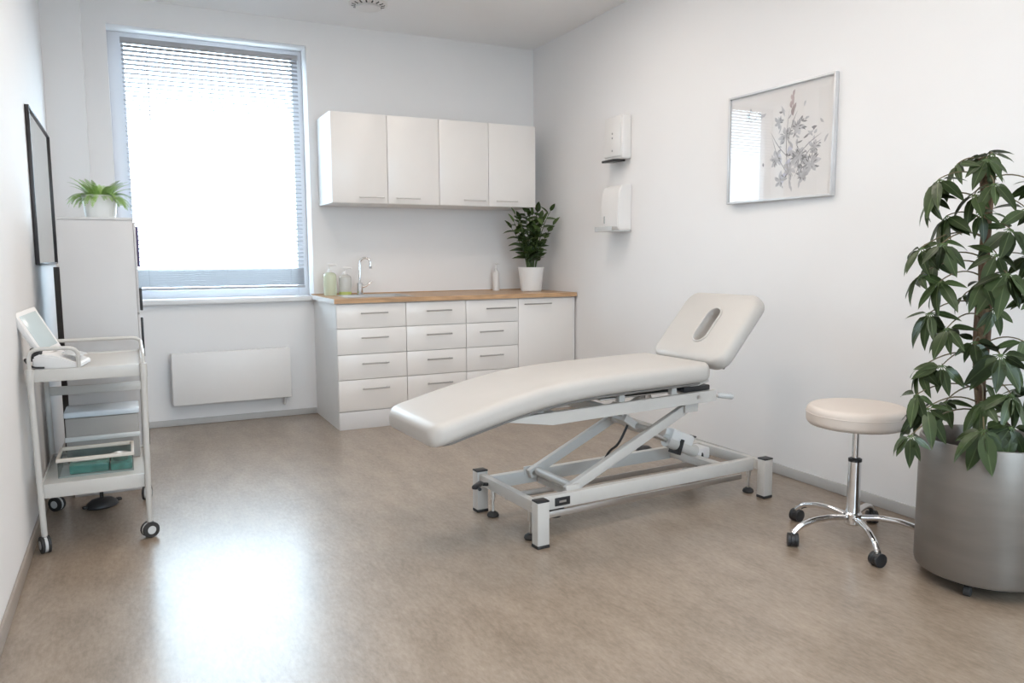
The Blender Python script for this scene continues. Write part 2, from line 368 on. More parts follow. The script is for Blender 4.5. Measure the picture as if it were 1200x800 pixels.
# radiator under the window
rad = thing('radiator', 'flat white panel radiator on the wall below the window', 'radiator', (0.63, YB, 0.16))
bx('front_panel', (-0.40, 0.40, -0.115, -0.098, 0.0, 0.365), 'whiteplastic', rad, 0.006)
bx('back_panel', (-0.39, 0.39, -0.05, -0.035, 0.01, 0.355), 'whiteplastic', rad, 0.004)
for s in (-1, 1): bx('side_cover', (s * 0.398 - 0.004, s * 0.398 + 0.004, -0.10, -0.035, 0.005, 0.36), 'whiteplastic', rad, 0.002)
for k in range(22):
    x = -0.385 + 0.77 * k / 21
    bx('grille_bar', (x - 0.006, x + 0.006, -0.098, -0.05, 0.352, 0.362), 'whiteplastic', rad, 0.001)
for s in (-1, 1): bx('wall_bracket', (s * 0.28 - 0.02, s * 0.28 + 0.02, -0.036, -0.001, 0.06, 0.30), 'whiteplastic', rad, 0.002)
obj('supply_pipe', tube(new_bm(), bend_path([(0.36, -0.06, 0.02), (0.36, -0.06, -0.06), (0.36, -0.005, -0.06)], 0.03), 0.009, 10), 'whiteplastic', rad)

# ------------------------------------------------------------------ kitchen run
YC = 5.170; ZT = 0.868
UX = [1.2353, 1.7236, 2.1782, 2.6022, 3.094]
def bar_handle(L, parent, x, y, z, mt='handle'):
    bm = new_bm(); tube(bm, [(x - L / 2, y - 0.028, z), (x + L / 2, y - 0.028, z)], 0.0050, 8)
    for s in (-1, 1): tube(bm, [(x + s * (L / 2 - 0.015), y - 0.028, z), (x + s * (L / 2 - 0.015), y - 0.001, z)], 0.004, 6)
    return obj('handle', bm, mt, parent)
ulabels = ['white four drawer base unit at the left end beside the radiator', 'white four drawer base unit second from the radiator',
           'white drawer base unit partly hidden behind couch, second from right wall', 'white single door base unit against the right wall']
ROWS = [(0.128, 0.342), (0.346, 0.516), (0.520, 0.694), (0.698, 0.862)]
for i in range(4):
    x0, x1 = UX[i], UX[i + 1]; w = x1 - x0; xm = (x0 + x1) / 2
    u = thing('base_cabinet', ulabels[i], 'cabinet', (xm, YC, 0), group='white base cabinets under the oak worktop')
    bx('body', (-w / 2, w / 2, 0.019, YB - YC, 0.10 if i else 0.0, ZT), 'carcass', u)
    bx('plinth', (-w / 2 + (0.002 if i == 0 else 0), w / 2, 0.004, 0.018, 0.0, 0.124), 'plinth', u, 0.001)
    if i < 3:
        for zi, (z0, z1) in enumerate(ROWS):
            d = bx('drawer', (-w / 2 + 0.002, w / 2 - 0.002, 0.0, 0.0185, z0, z1), 'laminate', u, 0.0015)
            hx = 0.012 if i < 2 else (0.06 if zi == 3 else -0.02)
            bar_handle(0.19 if i < 2 else (0.24 if zi == 3 else 0.19), d, hx, 0, z1 - 0.062)
    else:
        d = bx('door', (-w / 2 + 0.002, w / 2 - 0.02, 0.0, 0.0185, 0.128, 0.862), 'laminate', u, 0.0015)
        bar_handle(0.23, d, -0.09, 0, 0.822)
        bx('filler_strip', (w / 2 - 0.018, w / 2, 0.004, 0.0185, 0.0, 0.862), 'carcass', u)

# worktop with a cut-out for the sink
WTX0, WTX1, WTY0, WTY1 = UX[0] - 0.018, XR - 0.001, YC - 0.022, YB - 0.001
SX0, SX1, SY0, SY1 = 1.36, 1.80, 5.29, 5.63
wt = thing('worktop', 'long oak worktop over the white base cabinets', 'worktop', ((WTX0 + WTX1) / 2, YC, ZT))
ox, oy = (WTX0 + WTX1) / 2, YC
bm = new_bm()
for (a, b, c, d) in ((WTX0, SX0, WTY0, WTY1), (SX1, WTX1, WTY0, WTY1), (SX0, SX1, WTY0, SY0), (SX0, SX1, SY1, WTY1)):
    box(bm, a - ox, b - ox, c - oy, d - oy, 0.0005, 0.032)
obj('oak_slab', bm, 'oak', wt)
bx('lit_end_edge', (WTX0 - 0.002 - ox, WTX0 - ox, WTY0 - oy, WTY1 - oy, 0.0005, 0.032), 'carcass', wt)  # white strip paints window brightness onto the slab's left end
bx('upstand', (WTX0 - ox, WTX1 - ox, WTY1 - 0.008 - oy, WTY1 - oy, 0.032, 0.038), 'oak', wt)
sk = thing('sink', 'shallow stainless steel sink set in the oak worktop', 'sink', ((SX0 + SX1) / 2, (SY0 + SY1) / 2, 0.90))
hw, hd = (SX1 - SX0) / 2, (SY1 - SY0) / 2
bm = new_bm()
for (a, b, c, d) in ((-hw - 0.02, hw + 0.02, -hd - 0.02, -hd + 0.005), (-hw - 0.02, hw + 0.02, hd - 0.005, hd + 0.02), (-hw - 0.02, -hw + 0.005, -hd, hd), (hw - 0.005, hw + 0.02, -hd, hd)):
    box(bm, a, b, c, d, 0.0005, 0.004, bev=0.001, seg=1)
obj('rim', bm, 'steel', sk)
bm = new_bm()
for (a, b, c, d, e, f) in ((-hw + 0.005, hw - 0.005, -hd + 0.005, -hd + 0.008, -0.03, 0.001), (-hw + 0.005, hw - 0.005, hd - 0.008, hd - 0.005, -0.03, 0.001),
                           (-hw + 0.005, -hw + 0.008, -hd + 0.008, hd - 0.008, -0.03, 0.001), (hw - 0.008, hw - 0.005, -hd + 0.008, hd - 0.008, -0.03, 0.001),
                           (-hw + 0.005, hw - 0.005, -hd + 0.005, hd - 0.005, -0.0315, -0.029)):
    box(bm, a, b, c, d, e, f)
obj('bowl', bm, 'steel', sk)
obj('drain', lathe(new_bm(), [(0, 0), (0.03, 0), (0.03, 0.002), (0.02, 0.003), (0, 0.001)], 20, (0, 0.0, -0.0285)), 'chrome', sk)

fa = thing('faucet', 'tall slim chrome mixer tap behind the sink', 'tap', (1.545, 5.70, 0.90))
obj('base', lathe(new_bm(), [(0, 0), (0.026, 0), (0.026, 0.008), (0.022, 0.012), (0.022, 0.085), (0.018, 0.09), (0, 0.09)], 24), 'chrome', fa)
pts = [(0.0, 0, 0.085), (0.004, -0.001, 0.22)] + [(0.004 + 0.035 - 0.035 * math.cos(t) , -0.5 * (0.035 - 0.035 * math.cos(t)), 0.235 + 0.038 * math.sin(t)) for t in [PI * k / 10 for k in range(11)]] + [(0.074, -0.036, 0.205)]
obj('spout', tube(new_bm(), pts, 0.0085, 12), 'chrome', fa)
obj('nozzle', tube(new_bm(), [(0.074, -0.036, 0.212), (0.074, -0.036, 0.193)], 0.010, 12), 'handle', fa)
obj('lever', tube(new_bm(), [(0.015, 0, 0.06), (0.045, -0.012, 0.068), (0.085, -0.03, 0.10)], [0.014, 0.009, 0.005], 10), 'chrome', fa)

def pump_bottle(name, label, x, y, h, r, body, liquid, fill):
    t = thing(name, label, 'soap bottle', (x, y, 0.90))
    obj('bottle_body', lathe(new_bm(), [(0, 0), (r * 0.96, 0), (r, 0.006), (r, h * 0.60)] + [(r * 0.28 + r * 0.72 * math.cos(a), h * 0.60 + h * 0.12 * math.sin(a)) for a in [PI / 2 * k / 6 for k in range(1, 7)]] + [(0, h * 0.72)], 24), body, t)
    if liquid:
        obj('liquid', lathe(new_bm(), [(0, 0.001), (r * 1.004, 0.001), (r * 1.004, h * fill), (0, h * fill)], 24), liquid, t)
    obj('collar', lathe(new_bm(), [(0, h * 0.715), (r * 0.34, h * 0.715), (r * 0.34, h * 0.80), (r * 0.12, h * 0.81), (r * 0.12, h * 0.93), (0, h * 0.93)], 16), 'whiteplastic', t)
    obj('pump_head', tube(new_bm(), [(-r * 0.25, 0, h * 0.95), (r * 0.2, 0, h * 0.955), (r * 0.9, -r * 0.15, h * 0.95), (r * 1.05, -r * 0.2, h * 0.92)], [r * 0.2, r * 0.24, r * 0.13, r * 0.1], 10), 'whiteplastic', t)
    return t
pump_bottle('soap_bottle', 'pale green pump bottle nearest the window on the worktop', 1.322, 5.70, 0.235, 0.047, 'soapgreen', None, 0)
pump_bottle('soap_bottle', 'clear pump bottle with a little yellow soap beside the tap', 1.436, 5.71, 0.21, 0.046, 'soapclear', 'soapyellow', 0.12)
pump_bottle('soap_bottle', 'small faint white pump bottle left of the worktop plant', 2.706, 5.78, 0.23, 0.028, 'whiteplastic', None, 0)

# wall cupboards: two double-door units
YU, ZU0, ZU1 = 5.452, 1.558, 2.182
UU = [1.2975, 1.7016, 2.0962, 2.4967, 2.9016]
for i, lab in ((0, 'white double door wall cupboard beside the window'), (2, 'white double door wall cupboard near the right wall corner')):
    x0, x1, x2 = UU[i], UU[i + 1], UU[i + 2]; xm = (x0 + x2) / 2
    u = thing('wall_cupboard', lab, 'cabinet', (xm, YB, ZU0), group='white wall cupboards above the worktop')
    bx('body', (x0 - xm, x2 - xm, YU + 0.019 - YB, -0.0005, 0, ZU1 - ZU0), 'carcass', u, 0.001)
    for (a, b, hx) in ((x0, x1, x1 - 0.125), (x1, x2, x1 + 0.145)):
        d = bx('door', (a - xm + 0.0018, b - xm - 0.0018, YU - YB, YU + 0.018 - YB, 0.002, ZU1 - ZU0 - 0.002), 'laminate', u, 0.0015)
        bar_handle(0.18, d, hx - xm, YU - YB, 0.042, 'handle_pale')

# ------------------------------------------------------------------ treatment couch
TX, TY, TA = 2.10, 2.985, R(3.5)
co = thing('treatment_couch', 'cream padded treatment couch with raised headrest on white lifting frame', 'couch', (TX, TY, 0), TA)

def loft_pad(x0, x1, W, th, topz, rc, re, nx=60, nc=5, wfun=None):
    """cushion along x: half width W, thickness th, plan corner radius rc, edge radius re; topz(x) gives the top"""
    xs = []
    for k in range(9): xs.append(x0 + rc * (1 - math.cos(PI / 2 * k / 8)) * 1.0)
    n = nx
    for k in range(1, n): xs.append(x0 + rc + (x1 - x0 - 2 * rc) * k / n)
    for k in range(9): xs.append(x1 - rc * (1 - math.cos(PI / 2 * (8 - k) / 8)))
    bm = new_bm(); rings = []
    for x in xs:
        d = min(x - x0, x1 - x); d = max(d, 0)
        w = W if d >= rc else W - rc + math.sqrt(max(0, rc * rc - (rc - d) ** 2))
        if wfun: w *= wfun(x)
        t = th if d >= re else th * 0.35 + th * 0.65 * math.sqrt(max(0, 1 - ((re - d) / re) ** 2))
        e = min(re, t * 0.5 - 0.0005)
        zc = topz(x) - th / 2
        sec = []
        for (sy, sz, a0) in ((1, 1, 0), (-1, 1, PI / 2), (-1, -1, PI), (1, -1, 1.5 * PI)):
            for k in range(nc + 1):
                a = a0 + PI / 2 * k / nc
                sec.append((sy * (w - e) + e * math.cos(a), zc + sz * (t / 2 - e) + e * math.sin(a)))
        # soft crown on the upholstery
        rings.append([bm.verts.new((x, y, z + (0.006 * (1 - (y / w) ** 2) if z > zc else 0))) for y, z in sec])
        m = len(sec)
    # extra longitudinal lines across the top come from the quads between the two upper corners
    for i in range(len(rings) - 1):
        for k in range(m):
            bm.faces.new((rings[i][k], rings[i][(k + 1) % m], rings[i + 1][(k + 1) % m], rings[i + 1][k]))
    bm.faces.new(rings[0][::-1]); bm.faces.new(rings[-1])
    return bm

def interp(tab):
    def f(x):
        if x <= tab[0][0]: return tab[0][1] + (x - tab[0][0]) * (tab[1][1] - tab[0][1]) / (tab[1][0] - tab[0][0])
        for (a, za), (b, zb) in zip(tab, tab[1:]):
            if x <= b: return za + (zb - za) * (x - a) / (b - a)
        return tab[-1][1]
    return f
def smooth_tab(tab, n=3):
    f = interp(tab)
    def g(x): return sum(f(x + dx * 0.06) for dx in (-2, -1, 0, 1, 2)) / 5
    return g
topz = smooth_tab([(-1.4, 0.473), (-1.13, 0.540), (-0.9, 0.597), (-0.66, 0.648), (-0.45, 0.670), (-0.3, 0.676), (0.28, 0.684), (0.5, 0.687)])
obj('seat_cushion', loft_pad(-1.135, 0.285, 0.252, 0.088, topz, 0.06, 0.034), 'vinyl', co, angle=60)
# board the upholstery is stapled to
bot = lambda x: topz(x) - 0.0885
bm = loft_pad(-1.08, 0.25, 0.222, 0.012, bot, 0.05, 0.004, nx=40, nc=2)
obj('cushion_board', bm, 'ply', co)
# head section, hinged up 48 degrees, with a breathing slot
TH = R(48)
hm = Matrix.Translation((0.305, 0, 0.678)) @ Matrix.Rotation(-TH, 4, 'Y')
hb = loft_pad(0.0, 0.425, 0.252, 0.078, lambda x: 0.0, 0.075, 0.034, nx=16)
me_h = bpy.data.meshes.new('head_cushion_raw'); bmesh.ops.recalc_face_normals(hb, faces=hb.faces); hb.to_mesh(me_h); hb.free()
oh = bpy.data.objects.new('head_cushion_raw', me_h); COL.objects.link(oh)
def slot_outline(cx, cy, L, wd, n=10):
    r = wd / 2; h = L / 2 - r; pts = []
    for k in range(n + 1): a = -PI / 2 + PI * k / n; pts.append((cx + h + r * math.cos(a), cy + r * math.sin(a)))
    for k in range(n + 1): a = PI / 2 + PI * k / n; pts.append((cx - h + r * math.cos(a), cy + r * math.sin(a)))
    return pts
cb = new_bm(); ol = slot_outline(0.213, -0.025, 0.205, 0.086)
lo = [cb.verts.new((x, y, -0.12)) for x, y in ol]; hi = [cb.verts.new((x, y, 0.05)) for x, y in ol]
for k in range(len(ol)): cb.faces.new((lo[k], lo[(k + 1) % len(ol)], hi[(k + 1) % len(ol)], hi[k]))
cb.faces.new(lo[::-1]); cb.faces.new(hi); bmesh.ops.recalc_face_normals(cb, faces=cb.faces)
me_c = bpy.data.meshes.new('slot_cutter'); cb.to_mesh(me_c); cb.free(); oc = bpy.data.objects.new('slot_cutter', me_c); COL.objects.link(oc)
bo = oh.modifiers.new('slot', 'BOOLEAN'); bo.operation = 'DIFFERENCE'; bo.object = oc; bo.solver = 'EXACT'
dg = bpy.context.evaluated_depsgraph_get()
me_f = bpy.data.meshes.new_from_object(oh.evaluated_get(dg)); me_f.name = 'head_cushion'
bpy.data.objects.remove(oh); bpy.data.objects.remove(oc)
me_f.materials.clear(); me_f.materials.append(M['vinyl']); me_f.shade_smooth(); me_f.set_sharp_from_angle(angle=R(50))
head = inst('head_cushion', me_f, co, hm)
# soft piping around the slot
bm = new_bm(); pts = [(x, y, 0.004) for x, y in slot_outline(0.213, -0.025, 0.209, 0.090)]
tube(bm, pts + [pts[0]], 0.005, 8, caps=False)
o = obj('slot_piping', bm, 'vinyl', head)
bm = new_bm()
for (x0, x1, y0, y1) in ((0.03, 0.39, 0.06, 0.20), (0.03, 0.39, -0.20, -0.10), (0.03, 0.10, -0.10, 0.06), (0.33, 0.39, -0.10, 0.06)): box(bm, x0, x1, y0, y1, -0.091, -0.0785)
obj('head_board', bm, 'ply', head)
for s in (-1, 1):
    obj('hinge_bracket', beam(new_bm(), (0.20, s * 0.17, 0.575), (0.315, s * 0.17, 0.60), 0.02, 0.03), 'powder', co)
obj('head_strut', tube(new_bm(), [(0.10, 0.05, 0.54), (0.40, 0.05, 0.66)], 0.010, 10), 'steel', co)

# upper frame
UR = 0.20
def upz(x): return 0.508 + (x + 0.75) * 0.014
for s in (-1, 1):
    bm = new_bm(); prf = [(-0.80, upz(-0.80) + 0.026), (0.335, upz(0.335) + 0.026), (0.335, upz(0.335) - 0.026), (-0.58, upz(-0.58) - 0.026), (-0.80, upz(-0.80) + 0.012)]
    A = [bm.verts.new((x, s * UR - 0.013, z)) for x, z in prf]; B = [bm.verts.new((x, s * UR + 0.013, z)) for x, z in prf]
    for k in range(5): bm.faces.new((A[k], A[(k + 1) % 5], B[(k + 1) % 5], B[k]))
    bm.faces.new(A[::-1]); bm.faces.new(B); bmesh.ops.bevel(bm, geom=list(bm.edges), offset=0.003, segments=2, affect='EDGES')
    obj('upper_rail', bm, 'powder', co)
for x in (-0.56, -0.30, 0.32):
    obj('upper_crossbar', beam(new_bm(), (x, -UR + 0.013, upz(x)), (x, UR - 0.013, upz(x)), 0.03, 0.045, 0.003), 'powder', co)
for x in (-0.62, -0.2, 0.1):
    for s in (-1, 1):
        obj('pad_support', beam(new_bm(), (x, s * 0.17, upz(x) + 0.022), (x, s * 0.17, bot(x) - 0.012), 0.03, 0.03, 0.002, up=(1, 0, 0)), 'powder', co)
bx('under_plate', (-0.30, 0.22, -0.16, 0.16, 0.550, 0.556), 'steel', co, 0.001)
bx('black_cover', (0.16, 0.32, -0.185, 0.12, 0.545, 0.572), 'black', co, 0.006)
lv = obj('adjust_lever', tube(new_bm(), [(0.33, -0.17, 0.520), (0.375, -0.18, 0.515)], 0.009, 10), 'steel', co)
obj('lever_grip', tube(new_bm(), [(0.372, -0.18, 0.515), (0.38, -0.181, 0.514), (0.455, -0.193, 0.502), (0.462, -0.194, 0.501)], [0.009, 0.013, 0.013, 0.008], 12), 'greyplastic', lv)

# base frame
for s in (-1, 1):
    obj('base_rail', beam(new_bm(), (-0.655, s * 0.19, 0.153), (0.60, s * 0.19, 0.153), 0.032, 0.060, 0.003), 'powder', co)
for x, sx in ((-0.672, -1), (0.615, 1)):
    obj('base_crossbar', beam(new_bm(), (x, -0.262, 0.157), (x, 0.262, 0.157), 0.032, 0.050, 0.003), 'powder', co)
    for s in (-1, 1):
        lg = obj('leg', box(new_bm(), x - 0.028, x + 0.028, s * 0.265 - 0.024, s * 0.265 + 0.024, 0.012, 0.192, bev=0.004), 'powder', co)
        bx('leg_cap', (x - 0.0285, x + 0.0285, s * 0.265 - 0.0245, s * 0.265 + 0.0245, 0.190, 0.198), 'black', lg, 0.003)
        bx('leg_foot', (x - 0.029, x + 0.029, s * 0.265 - 0.025, s * 0.265 + 0.025, 0.0, 0.013), 'rubber', lg, 0.003)
        cxx = x + (0.012 if sx < 0 else -0.004); cy = s * 0.165
        ca = obj('retractable_foot', lathe(new_bm(), [(0, 0.0), (0.024, 0.0), (0.028, 0.006), (0.024, 0.016), (0.012, 0.024), (0, 0.024)], 20, (cxx, cy, 0)), 'rubber', co)
        obj('foot_stem', tube(new_bm(), [(cxx, cy, 0.02), (cxx, cy, 0.078), (cxx, cy, 0.079), (cxx, cy, 0.135)], [0.006, 0.006, 0.011, 0.011], 10), 'steel', ca)
obj('base_crossbar', beam(new_bm(), (0.42, -0.175, 0.15), (0.42, 0.175, 0.15), 0.05, 0.04, 0.003), 'powder', co)
obj('base_crossbar', beam(new_bm(), (-0.40, -0.175, 0.135), (-0.40, 0.175, 0.135), 0.04, 0.03, 0.003), 'powder', co)
# long flat caster bar below the near rail
for s in (-1, 1):
    obj('caster_bar', beam(new_bm(), (-0.60, s * 0.155, 0.083), (0.57, s * 0.155, 0.083), 0.008, 0.026, 0.001), 'steel', co)
# lifting arms
for s in (-1, 1):
    obj('lift_arm', beam(new_bm(), (-0.475, s * 0.155, 0.172), (0.235, s * 0.155, 0.485), 0.028, 0.044, 0.003), 'powder', co)
    for px_, pz_ in ((-0.455, 0.18), (0.205, 0.474)):
        obj('pivot_bolt', tube(new_bm(), [(px_, s * 0.135, pz_), (px_, s * 0.176, pz_)], 0.012, 12), 'steel', co)
    obj('pivot_bracket', box(new_bm(), -0.49, -0.42, s * 0.176 - 0.005, s * 0.176 + 0.005, 0.165, 0.205, bev=0.003), 'powder', co)
    obj('pivot_bracket', box(new_bm(), 0.17, 0.25, s * 0.178 - 0.005, s * 0.178 + 0.005, 0.45, 0.50, bev=0.003), 'powder', co)
obj('arm_tie', tube(new_bm(), [(-0.435, -0.145, 0.185), (-0.435, 0.145, 0.185)], 0.018, 16), 'powder', co)
obj('arm_tie', tube(new_bm(), [(0.0, -0.145, 0.382), (0.0, 0.145, 0.382)], 0.014, 16), 'powder', co)
ac = obj('actuator', tube(new_bm(), [(0.43, 0.03, 0.19), (0.24, 0.03, 0.27)], 0.032, 16), 'powder', co)
obj('piston_rod', tube(new_bm(), [(0.25, 0.03, 0.266), (0.01, 0.03, 0.372)], 0.012, 12), 'steel', ac)
obj('motor_housing', beam(new_bm(), (0.40, 0.03, 0.245), (0.26, 0.03, 0.305), 0.06, 0.055, 0.012), 'whiteplastic', ac)
obj('motor_clamp', beam(new_bm(), (0.30, 0.03, 0.235), (0.32, 0.03, 0.228), 0.075, 0.08, 0.004), 'black', ac)
obj('lift_bracket', beam(new_bm(), (-0.07, 0.0, 0.43), (0.03, 0.0, 0.36), 0.09, 0.035, 0.004), 'powder', co)
obj('lift_bracket', beam(new_bm(), (-0.10, 0.0, 0.495), (-0.04, 0.0, 0.40), 0.05, 0.02, 0.003), 'powder', co)
cab = [(-0.03, -0.02, 0.40), (-0.10, -0.03, 0.30), (-0.16, -0.04, 0.285), (-0.20, -0.05, 0.235), (-0.27, -0.06, 0.21), (-0.38, -0.08, 0.15)]
obj('motor_cable', tube(new_bm(), bend_path(cab, 0.05, 4), 0.006, 8), 'black', co)
obj('motor_cable', tube(new_bm(), bend_path([(0.34, 0.05, 0.22), (0.47, 0.08, 0.20), (0.52, 0.05, 0.16), (0.45, 0.02, 0.10), (0.42, 0.0, 0.13)], 0.05, 4), 0.006, 8), 'black', co)
bx('control_box', (0.44, 0.56, 0.05, 0.15, 0.13, 0.19), 'whiteplastic', co, 0.01)
bx('name_plate', (-0.565, -0.49, -0.2095, -0.205, 0.135, 0.170), 'black', co, 0.001)
obj('plate_mark', box(new_bm(), -0.545, -0.51, -0.2105, -0.2094, 0.148, 0.157), 'handle', co)
obj('cable_holder', lathe(new_bm(), [(0, 0.052), (0.03, 0.052), (0.045, 0.085), (0.045, 0.092), (0, 0.092)], 20, (-0.50, -0.10, 0)), 'black', co)
pd = obj('pedal_lever', tube(new_bm(), bend_path([(-0.69, 0.16, 0.155), (-0.74, 0.155, 0.165), (-0.77, 0.10, 0.172), (-0.78, 0.06, 0.172)], 0.03), 0.008, 10), 'black', co)
obj('pedal_pad', beam(new_bm(), (-0.735, 0.135, 0.175), (-0.80, 0.075, 0.178), 0.028, 0.020, 0.008), 'black', pd)
obj('rail_bolt', tube(new_bm(), [(0.22, -0.211, 0.525), (0.22, -0.216, 0.525)], 0.009, 12), 'steel', co)
obj('rail_bolt', tube(new_bm(), [(-0.686, -0.22, 0.155), (-0.690, -0.22, 0.155)], 0.008, 12), 'steel', co)

# foot control on the floor behind the couch
fc = thing('foot_control', 'small black foot control on the floor beneath the couch', 'foot switch', (2.72, 3.73, 0), R(20))
obj('pedal_body', lathe(new_bm(), [(0, 0), (0.045, 0), (0.05, 0.008), (0.045, 0.03), (0.03, 0.042), (0, 0.045)], 20), 'black', fc)
obj('pedal_cable', tube(new_bm(), bend_path([(0.03, 0, 0.02), (0.10, -0.05, 0.006), (0.02, -0.28, 0.006), (-0.10, -0.42, 0.006)], 0.08, 5), 0.004, 8), 'black', fc)

# ------------------------------------------------------------------ stool
SXc, SYc = 2.632, 2.162
st = thing('rolling_stool', 'round cream rolling stool with chrome five star base', 'stool', (SXc, SYc, 0))
SZ = 0.488
prof = [(0, SZ)] + [(0.184, SZ)] + [(0.174 + 0.021 * math.cos(a), SZ + 0.021 + 0.021 * math.sin(a)) for a in [-PI / 2 + PI / 2 * k / 5 for k in range(1, 6)]] + \
       [(0.169 + 0.026 * math.cos(a), SZ + 0.052 + 0.026 * math.sin(a)) for a in [PI / 2 * k / 6 for k in range(7)]] + [(0.12, SZ + 0.081), (0, SZ + 0.083)]
cu = obj('seat_cushion', lathe(new_bm(), prof, 56), 'vinyl_stool', st, angle=60)
tr = new_bm(); tube(tr, [(0.1948 * math.cos(2 * PI * k / 56), 0.1948 * math.sin(2 * PI * k / 56), SZ + 0.048) for k in range(57)], 0.0022, 6, caps=False)
obj('seam', tr, 'vinyl_stool', cu)
obj('seat_plate', lathe(new_bm(), [(0, SZ - 0.014), (0.06, SZ - 0.014), (0.15, SZ - 0.004), (0.178, SZ - 0.002), (0.178, SZ), (0, SZ)], 32), 'black', st)
obj('piston', lathe(new_bm(), [(0, 0.30), (0.0135, 0.30), (0.0135, SZ - 0.008), (0, SZ - 0.008)], 20), 'chrome', st)
co2 = obj('gas_cylinder', lathe(new_bm(), [(0, 0.105), (0.027, 0.105), (0.026, 0.20), (0.0245, 0.335), (0, 0.335)], 24), 'chrome', st)
obj('cylinder_collar', lathe(new_bm(), [(0, 0.334), (0.0265, 0.334), (0.0265, 0.345), (0.015, 0.350), (0, 0.350)], 24), 'black', co2)
obj('hub', lathe(new_bm(), [(0, 0.068), (0.028, 0.068), (0.034, 0.075), (0.036, 0.115), (0.030, 0.122), (0, 0.122)], 24), 'chrome', st)
def caster(parent, x, y, r, w, ang, topz_, body='black', cap=None, name='caster'):
    """twin wheel caster: two wheels, fork hood, stem"""
    dx, dy = math.cos(ang), math.sin(ang); ax = Vector((-dy, dx, 0)); c = Vector((x, y, r))
    bm = new_bm()
    for s in (-1, 1):
        a = c + ax * (s * w * 0.15); b = c + ax * (s * w * 0.5); mid = c + ax * (s * w * 0.46)
        tube(bm, [a, a + ax * s * 0.002, mid, b], [r * 0.9, r, r, r * 0.82], 18)
    root = obj(name, bm, body, parent)
    bm = new_bm(); tube(bm, [(x - dx * 0.004, y - dy * 0.004, r * 1.2), (x, y, topz_)], r * 0.28, 10)
    obj('caster_stem', bm, 'chrome', root)
    if cap:
        for s in (-1, 1): obj('wheel_cap', tube(new_bm(), [c + ax * (s * w * 0.49), c + ax * (s * w * 0.53)], r * 0.52, 14), cap, root)
    bm = new_bm()                                    # hood over the wheels
    tube(bm, [c - ax * (w * 0.14), c + ax * (w * 0.14)], r * 0.96, 14)
    obj('caster_hood', bm, 'black' if not cap else 'greyplastic', root)
    return root
base_ang = math.atan2(2.23 - SYc, 2.338 - SXc)
RS = 0.275
for k in range(5):
    a = base_ang + 2 * PI * k / 5; d = Vector((math.cos(a), math.sin(a), 0))
    pts = [d * 0.025 + Vector((0, 0, 0.098)), d * 0.10 + Vector((0, 0, 0.106)), d * 0.18 + Vector((0, 0, 0.100)), d * 0.245 + Vector((0, 0, 0.080)), d * RS + Vector((0, 0, 0.052))]
    P = []
    for i in range(len(pts) - 1):
        for t in (0, 0.5): P.append(pts[i].lerp(pts[i + 1], t))
    P.append(pts[-1])
    lg = obj('base_leg', tube(new_bm(), bend_path(P, 0.02, 2), 0.0125, 12), 'chrome', st)
    caster(st, d.x * RS, d.y * RS, 0.027, 0.044, a + 1.1 + k * 0.9, 0.066)

# ------------------------------------------------------------------ planter with umbrella plant
PX, PY, PR, PZ = 2.72, 1.672, 0.222, 0.525
pt = thing('umbrella_plant', 'tall umbrella plant with drooping leaves in a round grey metal planter', 'potted plant', (PX, PY, 0))
obj('planter', lathe(new_bm(), [(0, 0.045), (PR - 0.012, 0.045), (PR - 0.004, 0.05), (PR, 0.065), (PR, PZ - 0.006), (PR - 0.003, PZ), (PR - 0.010, PZ), (PR - 0.012, PZ - 0.006), (PR - 0.012, 0.44), (0, 0.44)], 64), 'concrete', pt)
obj('soil', lathe(new_bm(), [(0, 0.441), (PR - 0.013, 0.441), (PR - 0.02, 0.452), (0.10, 0.462), (0, 0.468)], 40), 'soil', pt)
obj('dolly', lathe(new_bm(), [(0, 0.036), (PR - 0.03, 0.036), (PR - 0.03, 0.046), (0, 0.046)], 40), 'black', pt)
for k in range(4):
    a = R(200) + k * PI / 2
    c = Vector((math.cos(a) * (PR - 0.035), math.sin(a) * (PR - 0.035), 0.0175))
    ax = Vector((-math.sin(a), math.cos(a), 0)); bm = new_bm()
    tube(bm, [c - ax * 0.012, c - ax * 0.010, c + ax * 0.010, c + ax * 0.012], [0.014, 0.0175, 0.0175, 0.014], 14); tube(bm, [c, c + Vector((0, 0, 0.02))], 0.006, 8)
    obj('dolly_wheel', bm, 'rubber', pt)
# trunk: coir pole and two twisting stems
trunk_top = at(1157, 184, 2.80) - Vector((PX, PY, 0)); tb = Vector((-0.005, 0.0, 0.45)); 
tb = Vector((trunk_top.x * 0.5, trunk_top.y * 0.5, 0.45))
def trunk_at(t): return tb.lerp(trunk_top, t)
obj('coir_pole', tube(new_bm(), [trunk_at(k / 12) + Vector((0.004 * math.sin(k * 2.1), 0.004 * math.cos(k * 1.7), 0)) for k in range(13)], 0.017, 12), 'moss', pt)
for ph in (0.0, 2.6):
    pts = [trunk_at(k / 24) + Vector((0.021 * math.cos(ph + k * 0.23), 0.021 * math.sin(ph + k * 0.23), 0)) for k in range(25)]
    obj('woody_stem', tube(new_bm(), pts, [0.011 - 0.005 * k / 24 for k in range(25)], 8), 'bark', pt)

